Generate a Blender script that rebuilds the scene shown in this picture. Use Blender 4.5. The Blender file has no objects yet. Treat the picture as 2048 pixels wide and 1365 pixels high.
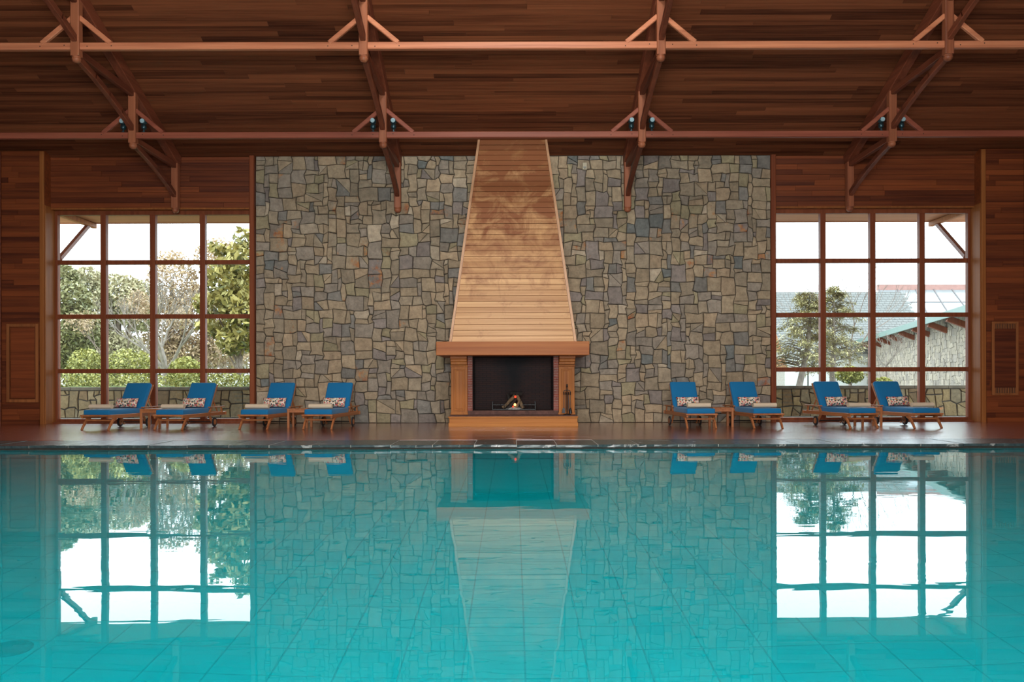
import bpy, bmesh, math, random
from mathutils import Vector, Matrix
R = math.radians
C = bpy.context.scene.collection
sc = bpy.context.scene
rng = random.Random(7)

# ---------------------------------------------------------------- camera, sky, lights, exposure
F = 1650.0; CX = 1026.0; HY = 760.0; HC = 0.977; D = 18.75
cam_d = bpy.data.cameras.new('camera'); cam = bpy.data.objects.new('camera', cam_d); C.objects.link(cam)
cam.location = (0, 0, HC); cam.rotation_euler = (R(90), R(0.13), 0)
cam_d.sensor_width = 36; cam_d.lens = F/2048*36
cam_d.shift_x = -(CX-1024)/2048; cam_d.shift_y = (HY-682.5)/2048
cam_d.clip_end = 400
sc.camera = cam
w = bpy.data.worlds.new('overcast_sky'); sc.world = w; w.use_nodes = True
bg = w.node_tree.nodes['Background']; bg.inputs[0].default_value = (0.80, 0.93, 1.0, 1); bg.inputs[1].default_value = 6.0
def area(name, loc, rot, sx, sy, power, col=(1, 1, 1)):
    l = bpy.data.lights.new(name, 'AREA'); l.shape = 'RECTANGLE'; l.size = sx; l.size_y = sy; l.energy = power; l.color = col
    o = bpy.data.objects.new(name, l); C.objects.link(o); o.location = loc; o.rotation_euler = rot
    return o
area('skylight_daylight', (0, 7.2, 10.0), (R(16), 0, 0), 2.6, 3.2, 880, (1.0, 0.95, 0.88))
area('rear_window_daylight', (0, -2.6, 2.4), (R(90), 0, 0), 4.0, 3.2, 1850, (1.0, 0.96, 0.9))
sc.view_settings.view_transform = 'Standard'; sc.view_settings.look = 'None'
sc.view_settings.exposure = -0.13; sc.view_settings.gamma = 1.0; sc.view_settings.use_curve_mapping = False
sc.cycles.use_denoising = True
sc.cycles.max_bounces = 8; sc.cycles.transparent_max_bounces = 16

def at(px, py, Y):
    return ((px-CX)*Y/F, Y, HC+(HY-py)*Y/F)

# ---------------------------------------------------------------- materials
def nt(name):
    m = bpy.data.materials.new(name); m.use_nodes = True
    t = m.node_tree; b = t.nodes['Principled BSDF']
    return m, t, b
def N(t, k, **kw):
    n = t.nodes.new(k)
    for a, v in kw.items():
        if a in n.inputs: n.inputs[a].default_value = v
        else: setattr(n, a, v)
    return n
def ramp(t, fac, stops, interp='LINEAR'):
    r = t.nodes.new('ShaderNodeValToRGB'); cr = r.color_ramp; cr.interpolation = interp
    while len(cr.elements) < len(stops): cr.elements.new(0.5)
    for e, (p, c) in zip(cr.elements, stops): e.position = p; e.color = (*c, 1) if len(c) == 3 else c
    t.links.new(fac, r.inputs[0]); return r.outputs[0]
def mixc(t, fac, a, b, mode='MIX'):
    n = t.nodes.new('ShaderNodeMix'); n.data_type = 'RGBA'; n.blend_type = mode
    for i, v in ((0, fac), (6, a), (7, b)):
        if hasattr(v, 'links'): t.links.new(v, n.inputs[i])
        elif i == 0: n.inputs[0].default_value = v
        else: n.inputs[i].default_value = (*v, 1)
    return n.outputs[2]
def bump(t, b, h, dist, strength=1.0):
    n = t.nodes.new('ShaderNodeBump'); n.inputs['Distance'].default_value = dist; n.inputs['Strength'].default_value = strength
    t.links.new(h, n.inputs['Height']); t.links.new(n.outputs[0], b.inputs['Normal']); return n

def wood(name, dark, light, axis='X', rough=0.5, spread=0.5, grain=1.0, spec=0.4, stain_shade=None, coat=0.0, nobump=False):
    """grained timber; each board takes its own tone from its object's random value"""
    m, t, b = nt(name)
    tc = N(t, 'ShaderNodeTexCoord'); oi = N(t, 'ShaderNodeObjectInfo')
    off = N(t, 'ShaderNodeVectorMath', operation='MULTIPLY_ADD')
    cmb = N(t, 'ShaderNodeCombineXYZ'); t.links.new(oi.outputs['Random'], cmb.inputs[0]); t.links.new(oi.outputs['Random'], cmb.inputs[1]); t.links.new(oi.outputs['Random'], cmb.inputs[2])
    t.links.new(cmb.outputs[0], off.inputs[0]); off.inputs[1].default_value = (37, 53, 71)
    geo = N(t, 'ShaderNodeNewGeometry'); t.links.new(tc.outputs['Object'], off.inputs[2])
    mp = N(t, 'ShaderNodeMapping'); s = [14*grain, 14*grain, 14*grain]; s['XYZ'.index(axis)] = 0.35*grain
    mp.inputs['Scale'].default_value = s; t.links.new(off.outputs[0], mp.inputs[0])
    n1 = N(t, 'ShaderNodeTexNoise', Scale=1.0, Detail=5.0, Roughness=0.6); t.links.new(mp.outputs[0], n1.inputs['Vector'])
    mp2 = N(t, 'ShaderNodeMapping'); s2 = [90*grain]*3; s2['XYZ'.index(axis)] = 1.6*grain
    mp2.inputs['Scale'].default_value = s2; t.links.new(off.outputs[0], mp2.inputs[0])
    n2 = N(t, 'ShaderNodeTexNoise', Scale=1.0, Detail=3.0); t.links.new(mp2.outputs[0], n2.inputs['Vector'])
    g = N(t, 'ShaderNodeMath', operation='MULTIPLY_ADD'); t.links.new(n2.outputs[0], g.inputs[0]); g.inputs[1].default_value = 0.35
    t.links.new(n1.outputs[0], g.inputs[2])
    rr = N(t, 'ShaderNodeMath', operation='MULTIPLY_ADD'); t.links.new(oi.outputs['Random'], rr.inputs[0]); rr.inputs[1].default_value = spread; rr.inputs[2].default_value = -spread/2
    a = N(t, 'ShaderNodeMath', operation='ADD'); t.links.new(g.outputs[0], a.inputs[0]); t.links.new(rr.outputs[0], a.inputs[1])
    col = ramp(t, a.outputs[0], [(0.35, dark), (1.0, light)])
    if stain_shade:
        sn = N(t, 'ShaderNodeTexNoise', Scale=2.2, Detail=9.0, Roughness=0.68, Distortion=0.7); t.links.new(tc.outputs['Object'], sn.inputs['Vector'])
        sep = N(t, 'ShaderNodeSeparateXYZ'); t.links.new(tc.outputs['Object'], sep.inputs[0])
        hz = N(t, 'ShaderNodeMapRange'); t.links.new(sep.outputs[2], hz.inputs[0]); hz.inputs[1].default_value = 1.9; hz.inputs[2].default_value = 5.4; hz.inputs[3].default_value = -0.16; hz.inputs[4].default_value = 0.17  # blotches are stain; their thickening upward paints in shade at the hood top
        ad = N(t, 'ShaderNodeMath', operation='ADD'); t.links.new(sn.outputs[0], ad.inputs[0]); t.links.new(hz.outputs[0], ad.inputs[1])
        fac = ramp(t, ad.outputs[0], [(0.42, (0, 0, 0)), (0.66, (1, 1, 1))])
        col = mixc(t, fac, col, stain_shade)
    t.links.new(col, b.inputs['Base Color'])
    b.inputs['Roughness'].default_value = rough; b.inputs['Specular IOR Level'].default_value = spec
    b.inputs['Coat Weight'].default_value = coat; b.inputs['Coat Roughness'].default_value = 0.2; b.inputs['Coat IOR'].default_value = 1.7
    if not nobump: bump(t, b, g.outputs[0], 0.002, 0.5)
    return m
def plain(name, col, rough=0.5, metal=0.0, noise=0.15, scale=20, bdist=0.0, spec=0.5, sheen=0.0):
    m, t, b = nt(name)
    tc = N(t, 'ShaderNodeTexCoord'); n = N(t, 'ShaderNodeTexNoise', Scale=scale, Detail=4.0); t.links.new(tc.outputs['Object'], n.inputs['Vector'])
    c = ramp(t, n.outputs[0], [(0.3, tuple(v*(1-noise) for v in col)), (0.7, tuple(min(1, v*(1+noise)) for v in col))])
    t.links.new(c, b.inputs['Base Color']); b.inputs['Roughness'].default_value = rough; b.inputs['Metallic'].default_value = metal
    b.inputs['Specular IOR Level'].default_value = spec; b.inputs['Sheen Weight'].default_value = sheen
    if bdist: bump(t, b, n.outputs[0], bdist)
    return m
def stone_mat(name, gain=1.0):
    m, t, b = nt(name)
    at_ = N(t, 'ShaderNodeAttribute', attribute_name='tint'); tc = N(t, 'ShaderNodeTexCoord')
    n = N(t, 'ShaderNodeTexNoise', Scale=9.0, Detail=8.0, Roughness=0.65); t.links.new(tc.outputs['Object'], n.inputs['Vector'])
    n2 = N(t, 'ShaderNodeTexNoise', Scale=4.2, Detail=6.0, Roughness=0.7); t.links.new(tc.outputs['Object'], n2.inputs['Vector'])
    var = ramp(t, n.outputs[0], [(0.25, (0.62*gain, 0.62*gain, 0.62*gain)), (0.75, (1.3*gain, 1.3*gain, 1.28*gain))])
    c = mixc(t, 1.0, at_.outputs['Color'], var, 'MULTIPLY')
    k = N(t, 'ShaderNodeMath', operation='ADD'); t.links.new(n2.outputs[0], k.inputs[0]); t.links.new(at_.outputs['Alpha'], k.inputs[1])
    f = ramp(t, k.outputs[0], [(1.0-0.30, (0, 0, 0)), (1.0-0.18, (1, 1, 1))])
    rust = ramp(t, n.outputs[0], [(0.35, (0.30, 0.085, 0.035)), (0.6, (0.42, 0.22, 0.09))])
    c = mixc(t, f, c, rust)
    t.links.new(c, b.inputs['Base Color']); b.inputs['Roughness'].default_value = 0.85; b.inputs['Specular IOR Level'].default_value = 0.25
    bump(t, b, n.outputs[0], 0.035, 0.8)
    return m

M = {}
M['ceiling'] = wood('ceiling_boards_wood', (0.048, 0.013, 0.006), (0.25, 0.080, 0.032), 'X', 0.6, 0.42, spec=0.15)
M['cladding'] = wood('wall_cladding_wood', (0.055, 0.010, 0.003), (0.23, 0.055, 0.014), 'X', 0.5, 0.42, spec=0.3)
M['beam'] = wood('truss_timber_y', (0.075, 0.018, 0.009), (0.24, 0.068, 0.032), 'Y', 0.5, 0.2, spec=0.3)
M['beam_z'] = wood('truss_timber_z', (0.14, 0.038, 0.018), (0.40, 0.14, 0.065), 'Z', 0.5, 0.2, spec=0.3)
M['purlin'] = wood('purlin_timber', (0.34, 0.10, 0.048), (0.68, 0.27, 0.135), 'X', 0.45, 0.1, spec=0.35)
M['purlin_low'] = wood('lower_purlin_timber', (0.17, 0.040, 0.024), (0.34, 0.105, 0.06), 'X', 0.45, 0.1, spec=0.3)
M['panel_wood'] = wood('wall_panel_wood', (0.12, 0.036, 0.011), (0.34, 0.12, 0.036), 'Z', 0.5, 0.15, spec=0.3)
M['window'] = wood('window_frame_wood', (0.11, 0.024, 0.010), (0.24, 0.068, 0.026), 'Z', 0.5, 0.15, spec=0.2)
M['jamb'] = wood('window_jamb_wood', (0.17, 0.050, 0.013), (0.34, 0.125, 0.034), 'Z', 0.55, 0.15, spec=0.15)
M['hood'] = wood('hood_boards_wood', (0.36, 0.165, 0.058), (0.66, 0.385, 0.18), 'X', 0.42, 0.40, spec=0.35, stain_shade=(0.25, 0.09, 0.035))
M['hood_trim'] = wood('hood_trim_wood', (0.40, 0.20, 0.10), (0.62, 0.36, 0.20), 'Z', 0.4, 0.1, spec=0.5)
M['mantel'] = wood('mantel_wood', (0.24, 0.065, 0.014), (0.44, 0.155, 0.038), 'X', 0.5, 0.1, spec=0.25)
M['pine'] = wood('surround_wood', (0.24, 0.066, 0.010), (0.44, 0.155, 0.026), 'Z', 0.5, 0.1, spec=0.2)
M['pine_x'] = wood('hearth_wood', (0.30, 0.090, 0.015), (0.54, 0.215, 0.042), 'X', 0.5, 0.1, spec=0.2)
M['deck'] = wood('deck_boards_wood', (0.10, 0.018, 0.010), (0.28, 0.055, 0.030), 'X', 0.25, 0.1, spec=0.6, grain=0.7, nobump=True, coat=1.0)
M['teak'] = wood('teak', (0.20, 0.055, 0.018), (0.46, 0.18, 0.065), 'Y', 0.4, 0.1, spec=0.4)
M['teak_z'] = wood('teak_upright', (0.20, 0.055, 0.018), (0.46, 0.18, 0.065), 'Z', 0.4, 0.1, spec=0.4)
M['soffit'] = wood('eave_soffit_wood', (0.26, 0.09, 0.035), (0.42, 0.18, 0.08), 'X', 0.6, 0.1, spec=0.2)
M['stone'] = stone_mat('wall_stone', 0.86); M['stone_out'] = stone_mat('garden_stone', 0.42)
M['mortar'] = plain('dark_mortar', (0.030, 0.025, 0.019), 0.95, noise=0.3, bdist=0.004)
M['mortar_pale'] = plain('pale_mortar', (0.3, 0.3, 0.27), 0.9, noise=0.4, scale=40)
M['blue'] = plain('blue_canvas', (0.0, 0.125, 0.30), 0.75, noise=0.06, scale=300, bdist=0.0004, spec=0.3, sheen=0.15)
M['towel'] = plain('beige_terry', (0.56, 0.45, 0.33), 0.95, noise=0.10, scale=160, bdist=0.003, spec=0.1)
M['rubber'] = plain('black_rubber', (0.014, 0.013, 0.016), 0.6)
M['iron'] = plain('black_iron', (0.012, 0.012, 0.013), 0.45, metal=0.6)
M['lamp_metal'] = plain('grey_lamp_metal', (0.035, 0.075, 0.09), 0.35, metal=0.7)
M['brick'] = plain('red_brick', (0.24, 0.052, 0.034), 0.8, noise=0.35, scale=14, bdist=0.003)
M['hearth_brick'] = plain('dark_hearth_brick', (0.10, 0.045, 0.035), 0.85, noise=0.35, scale=14, bdist=0.003)
M['slate_roof'] = plain('pale_roof_slate', (0.15, 0.15, 0.142), 0.7, noise=0.12, scale=6)
M['teal_fascia'] = plain('pale_teal_metal', (0.12, 0.185, 0.16), 0.5, noise=0.06, scale=3)
M['pink_ridge'] = plain('pink_ridge_tile', (0.30, 0.155, 0.13), 0.7, noise=0.1, scale=3)
M['cap'] = plain('wall_cap_stone', (0.068, 0.053, 0.034), 0.9, noise=0.3, scale=6, bdist=0.01)
M['ground'] = plain('pale_gravel_ground', (0.279, 0.285, 0.260), 0.9, noise=0.08, scale=2)
M['patio'] = plain('pale_patio_paving', (0.341, 0.322, 0.285), 0.7, noise=0.1, scale=3)
M['lawn'] = plain('lawn_ground', (0.161, 0.205, 0.074), 0.95, noise=0.3, scale=3)
M['bark_pale'] = plain('pale_bark', (0.20, 0.165, 0.135), 0.9, noise=0.3, scale=8)
M['bark'] = plain('grey_brown_bark', (0.161, 0.118, 0.093), 0.9, noise=0.3, scale=8)
M['plaster'] = plain('plain_rear_wall', (0.30, 0.15, 0.07), 0.8)
M['beige_plastic'] = plain('beige_plastic', (0.40, 0.36, 0.26), 0.5, noise=0.04)
M['dark_slot'] = plain('dark_vent_slot', (0.02, 0.012, 0.008), 0.8)
M['blue_slate'] = None

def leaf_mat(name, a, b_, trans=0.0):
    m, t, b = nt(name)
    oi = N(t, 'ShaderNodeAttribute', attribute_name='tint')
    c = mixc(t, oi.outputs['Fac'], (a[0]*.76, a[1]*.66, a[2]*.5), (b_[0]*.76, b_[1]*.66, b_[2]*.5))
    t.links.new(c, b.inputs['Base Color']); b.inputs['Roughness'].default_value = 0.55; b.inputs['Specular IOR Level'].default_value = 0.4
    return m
M['leaf_hedge'] = leaf_mat('hedge_leaf', (0.09, 0.14, 0.02), (0.52, 0.56, 0.20))
M['leaf_mag'] = leaf_mat('glossy_leaf', (0.08, 0.10, 0.02), (0.56, 0.52, 0.20))
M['leaf_dark'] = leaf_mat('evergreen_leaf', (0.12, 0.15, 0.07), (0.42, 0.44, 0.27))
M['leaf_mid'] = leaf_mat('grey_green_leaf', (0.24, 0.26, 0.18), (0.58, 0.57, 0.44))
M['leaf_red'] = leaf_mat('dry_leaf', (0.34, 0.26, 0.20), (0.66, 0.54, 0.43))
M['needle'] = leaf_mat('cedar_needle', (0.20, 0.22, 0.10), (0.66, 0.64, 0.42))

# slate coping: dark blue black slabs with pale veins
m, t, b = nt('pool_coping_slate')
tc = N(t, 'ShaderNodeTexCoord'); n = N(t, 'ShaderNodeTexNoise', Scale=5.0, Detail=8.0, Roughness=0.7, Distortion=1.5); t.links.new(tc.outputs['Object'], n.inputs['Vector'])
v = N(t, 'ShaderNodeTexNoise', Scale=3.0, Detail=6.0, Roughness=0.7, Distortion=0.8); t.links.new(tc.outputs['Object'], v.inputs['Vector'])
base = ramp(t, n.outputs[0], [(0.3, (0.018, 0.030, 0.034)), (0.7, (0.06, 0.085, 0.088))])
vein = ramp(t, v.outputs[0], [(0.60, (0, 0, 0)), (0.66, (0.7, 0.7, 0.7)), (0.70, (0, 0, 0))])
col = mixc(t, vein, base, (0.42, 0.42, 0.40)); t.links.new(col, b.inputs['Base Color'])
b.inputs['Roughness'].default_value = 0.25; bump(t, b, n.outputs[0], 0.004, 0.5); M['coping'] = m

# pool tile
m, t, b = nt('turquoise_pool_tile')
tc = N(t, 'ShaderNodeTexCoord'); n = N(t, 'ShaderNodeTexNoise', Scale=1.3, Detail=3.0); t.links.new(tc.outputs['Object'], n.inputs['Vector'])
col = ramp(t, n.outputs[0], [(0.3, (0.03, 0.70, 0.76)), (0.7, (0.04, 0.80, 0.86))]); t.links.new(col, b.inputs['Base Color'])
b.inputs['Roughness'].default_value = 0.5; M['tile'] = m
M['grout'] = plain('pool_grout', (0.01, 0.48, 0.54), 0.8)

# water: fresnel mirror over a tinted see-through body with a little suspended scatter
m, t, b = nt('pool_water'); t.nodes.remove(b)
out = t.nodes['Material Output']
tc = N(t, 'ShaderNodeTexCoord')
mp = N(t, 'ShaderNodeMapping'); mp.inputs['Scale'].default_value = (0.55, 1.5, 1); t.links.new(tc.outputs['Object'], mp.inputs[0])
n1 = N(t, 'ShaderNodeTexNoise', Scale=2.6, Detail=2.0, Roughness=0.5, Distortion=0.5); t.links.new(mp.outputs[0], n1.inputs['Vector'])
n2 = N(t, 'ShaderNodeTexNoise', Scale=0.8, Detail=1.0); t.links.new(mp.outputs[0], n2.inputs['Vector'])
msk = ramp(t, n2.outputs[0], [(0.45, (0.25,)*3), (0.7, (1.0,)*3)])
mu = N(t, 'ShaderNodeMath', operation='MULTIPLY'); t.links.new(n1.outputs[0], mu.inputs[0]); t.links.new(msk, mu.inputs[1])
bp = N(t, 'ShaderNodeBump', Distance=0.0013, Strength=1.0); t.links.new(mu.outputs[0], bp.inputs['Height'])
gl = N(t, 'ShaderNodeBsdfGlossy', Roughness=0.0); gl.inputs['Color'].default_value = (1, 1, 1, 1); t.links.new(bp.outputs[0], gl.inputs['Normal'])
tr = N(t, 'ShaderNodeBsdfRefraction', IOR=1.33, Roughness=0.0); tr.inputs['Color'].default_value = (0.08, 0.81, 0.84, 1)
df = N(t, 'ShaderNodeBsdfDiffuse'); df.inputs[0].default_value = (0.0, 0.46, 0.51, 1)
m1 = N(t, 'ShaderNodeMixShader'); m1.inputs[0].default_value = 0.28; t.links.new(tr.outputs[0], m1.inputs[1]); t.links.new(df.outputs[0], m1.inputs[2])
fr = N(t, 'ShaderNodeFresnel', IOR=1.36)
m2 = N(t, 'ShaderNodeMixShader'); t.links.new(fr.outputs[0], m2.inputs[0]); t.links.new(m1.outputs[0], m2.inputs[1]); t.links.new(gl.outputs[0], m2.inputs[2])
t.links.new(m2.outputs[0], out.inputs[0]); M['water'] = m

# window glass
m, t, b = nt('window_glass'); t.nodes.remove(b); out = t.nodes['Material Output']
tr = N(t, 'ShaderNodeBsdfTransparent'); tr.inputs[0].default_value = (0.97, 0.985, 0.98, 1); gl = N(t, 'ShaderNodeBsdfGlossy', Roughness=0.0)
fr = N(t, 'ShaderNodeFresnel', IOR=1.45); mm = N(t, 'ShaderNodeMixShader'); t.links.new(fr.outputs[0], mm.inputs[0]); t.links.new(tr.outputs[0], mm.inputs[1]); t.links.new(gl.outputs[0], mm.inputs[2])
t.links.new(mm.outputs[0], out.inputs[0]); M['glass'] = m

# floral print
m, t, b = nt('floral_print')
tc = N(t, 'ShaderNodeTexCoord'); vo = N(t, 'ShaderNodeTexVoronoi', Scale=38.0); t.links.new(tc.outputs['Object'], vo.inputs['Vector'])
sp = N(t, 'ShaderNodeSeparateColor'); t.links.new(vo.outputs['Color'], sp.inputs[0])
c1 = ramp(t, sp.outputs[0], [(0.0, (0.55, 0.46, 0.34)), (0.26, (0.45, 0.05, 0.06)), (0.42, (0.62, 0.30, 0.28)), (0.56, (0.03, 0.05, 0.05)), (0.70, (0.70, 0.62, 0.52)), (0.84, (0.10, 0.20, 0.20)), (0.93, (0.55, 0.25, 0.08))], 'CONSTANT')
t.links.new(c1, b.inputs['Base Color']); b.inputs['Roughness'].default_value = 0.85; M['floral'] = m

# sooty firebox brick
m, t, b = nt('sooty_firebox_brick')
tc = N(t, 'ShaderNodeTexCoord')
mp = N(t, 'ShaderNodeMapping'); mp.inputs['Rotation'].default_value = (R(90), 0, 0); t.links.new(tc.outputs['Object'], mp.inputs[0])
bk = N(t, 'ShaderNodeTexBrick', Scale=1.0); bk.inputs['Brick Width'].default_value = 0.17; bk.inputs['Row Height'].default_value = 0.045; bk.inputs['Mortar Size'].default_value = 0.005
bk.inputs['Color1'].default_value = (0.040, 0.018, 0.015, 1); bk.inputs['Color2'].default_value = (0.030, 0.016, 0.016, 1); bk.inputs['Mortar'].default_value = (0.008, 0.008, 0.010, 1)
t.links.new(mp.outputs[0], bk.inputs['Vector'])
sep = N(t, 'ShaderNodeSeparateXYZ'); t.links.new(tc.outputs['Object'], sep.inputs[0])
ab = N(t, 'ShaderNodeMath', operation='ABSOLUTE'); t.links.new(sep.outputs[0], ab.inputs[0])
hz = N(t, 'ShaderNodeMath', operation='MULTIPLY_ADD'); t.links.new(sep.outputs[2], hz.inputs[0]); hz.inputs[1].default_value = -0.45; hz.inputs[2].default_value = 0.52
sm = N(t, 'ShaderNodeMath', operation='ADD'); t.links.new(ab.outputs[0], sm.inputs[0]); t.links.new(hz.outputs[0], sm.inputs[1])
nn = N(t, 'ShaderNodeTexNoise', Scale=5.0, Detail=4.0); t.links.new(tc.outputs['Object'], nn.inputs['Vector'])
s2 = N(t, 'ShaderNodeMath', operation='MULTIPLY_ADD'); t.links.new(nn.outputs[0], s2.inputs[0]); s2.inputs[1].default_value = 0.35; t.links.new(sm.outputs[0], s2.inputs[2])
f = ramp(t, s2.outputs[0], [(0.22, (0, 0, 0)), (0.62, (1, 1, 1))])
col = mixc(t, f, (0.008, 0.008, 0.010), bk.outputs[0]); t.links.new(col, b.inputs['Base Color']); b.inputs['Roughness'].default_value = 0.9
bump(t, b, bk.outputs['Fac'], -0.004); M['firebox'] = m

# logs and ember
M['log'] = plain('split_log', (0.17, 0.11, 0.06), 0.9, noise=0.5, scale=18, bdist=0.01)
M['charred'] = plain('charred_log', (0.018, 0.014, 0.012), 0.9, noise=0.5, scale=18, bdist=0.01)
def glow(name, col, s):
    m, t, b = nt(name); b.inputs['Base Color'].default_value = (0.1, 0.02, 0.01, 1); b.inputs['Emission Color'].default_value = (*col, 1); b.inputs['Emission Strength'].default_value = s; return m
M['ember'] = glow('glowing_ember', (1.0, 0.06, 0.02), 1.6); M['flame'] = glow('small_flame', (1.0, 0.45, 0.16), 3.0)
M['ash'] = plain('grey_ash', (0.32, 0.33, 0.33), 0.95, noise=0.4, scale=30)

# ---------------------------------------------------------------- mesh helpers
class MB:
    def __init__(s): s.v = []; s.f = []; s.t = []
    def add(s, vs, fs, tint=None):
        k = len(s.v); s.v += [tuple(p) for p in vs]; s.f += [tuple(i+k for i in f) for f in fs]
        s.t += [tint]*len(fs)
    def box(s, x0, x1, y0, y1, z0, z1):
        s.add([(x0, y0, z0), (x1, y0, z0), (x1, y1, z0), (x0, y1, z0), (x0, y0, z1), (x1, y0, z1), (x1, y1, z1), (x0, y1, z1)],
              [(0, 3, 2, 1), (4, 5, 6, 7), (0, 1, 5, 4), (1, 2, 6, 5), (2, 3, 7, 6), (3, 0, 4, 7)]); return s
    def hexa(s, c8, tint=None):
        s.add(c8, [(0, 3, 2, 1), (4, 5, 6, 7), (0, 1, 5, 4), (1, 2, 6, 5), (2, 3, 7, 6), (3, 0, 4, 7)], tint); return s
    def beam(s, p0, p1, w, h, up=(0, 0, 1), ch=0.012):
        p0 = Vector(p0); p1 = Vector(p1); d = (p1-p0).normalized(); u = Vector(up)
        side = d.cross(u)
        if side.length < 1e-4: side = d.cross(Vector((0, 1, 0)))
        side.normalize(); u = side.cross(d).normalized(); a, b = w/2, h/2; c = min(ch, a*0.6, b*0.6)
        pr = [(-a+c, -b), (a-c, -b), (a, -b+c), (a, b-c), (a-c, b), (-a+c, b), (-a, b-c), (-a, -b+c)]
        vs = [p0+side*x+u*y for x, y in pr]+[p1+side*x+u*y for x, y in pr]
        fs = [(i, (i+1) % 8, (i+1) % 8+8, i+8) for i in range(8)]+[tuple(range(7, -1, -1)), tuple(range(8, 16))]
        s.add(vs, fs); return s
    def tube(s, pts, r, n=8, cap=True):
        pts = [Vector(p) for p in pts]; rs = r if isinstance(r, (list, tuple)) else [r]*len(pts); vs = []; prev = None
        for i, p in enumerate(pts):
            d = (pts[min(i+1, len(pts)-1)]-pts[max(i-1, 0)]).normalized()
            a = prev if prev is not None else (Vector((0, 0, 1)) if abs(d.z) < 0.9 else Vector((1, 0, 0)))
            a = (a-d*a.dot(d)).normalized(); prev = a; b = d.cross(a)
            vs += [p+(a*math.cos(q*2*math.pi/n)+b*math.sin(q*2*math.pi/n))*rs[i] for q in range(n)]
        fs = [(i*n+q, i*n+(q+1) % n, (i+1)*n+(q+1) % n, (i+1)*n+q) for i in range(len(pts)-1) for q in range(n)]
        if cap: fs += [tuple(range(n-1, -1, -1)), tuple((len(pts)-1)*n+q for q in range(n))]
        s.add(vs, fs); return s
    def lathe(s, prof, c=(0, 0, 0), n=16, axis='Z'):
        vs = []; 
        for r, h in prof:
            for q in range(n):
                a = q*2*math.pi/n; x, y = r*math.cos(a), r*math.sin(a)
                p = (x, y, h) if axis == 'Z' else ((h, x, y) if axis == 'X' else (x, h, y))
                vs.append((p[0]+c[0], p[1]+c[1], p[2]+c[2]))
        m_ = len(prof); fs = [(i*n+q, i*n+(q+1) % n, (i+1)*n+(q+1) % n, (i+1)*n+q) for i in range(m_-1) for q in range(n)]
        fs += [tuple(range(n-1, -1, -1)), tuple((m_-1)*n+q for q in range(n))]
        s.add(vs, fs); return s
    def build(s, name, mat, parent=None, smooth=False, bev=0.0):
        me = bpy.data.meshes.new(name); me.from_pydata(s.v, [], s.f)
        if any(x is not None for x in s.t):
            ca = me.color_attributes.new('tint', 'FLOAT_COLOR', 'CORNER'); vals = []
            for p, x in zip(me.polygons, s.t):
                x = x if x is not None else (0.5, 0.5, 0.5, 0)
                x = tuple(x) if len(x) == 4 else (*x, 0.0)
                vals += list(x)*p.loop_total
            ca.data.foreach_set('color', vals)
        if smooth: me.shade_smooth()
        me.materials.append(mat); me.update()
        o = bpy.data.objects.new(name, me); C.objects.link(o)
        if parent: o.parent = parent
        if bev:
            bm = bmesh.new(); bm.from_mesh(me); bmesh.ops.bevel(bm, geom=list(bm.edges), offset=bev, segments=2, affect='EDGES', profile=0.6); bm.to_mesh(me); bm.free()
        return o
def box(name, mat, parent, x0, x1, y0, y1, z0, z1, bev=0.0):
    return MB().box(x0, x1, y0, y1, z0, z1).build(name, mat, parent, bev=bev)
def tag(o, label, cat, group=None, kind=None):
    o['label'] = label; o['category'] = cat
    if group: o['group'] = group
    if kind: o['kind'] = kind
    return o
def struct(o, label, cat): o['kind'] = 'structure'; return tag(o, label, cat)
def empty(name, loc=(0, 0, 0), rz=0):
    o = bpy.data.objects.new(name, None); C.objects.link(o); o.location = loc; o.rotation_euler = (0, 0, rz); o.empty_display_size = 0.2
    return o
KIDS = {}
def copy_tree(o, parent=None):
    c = o.copy(); C.objects.link(c)
    if parent: c.parent = parent
    for ch in list(o.children): copy_tree(ch, c)
    return c

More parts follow.
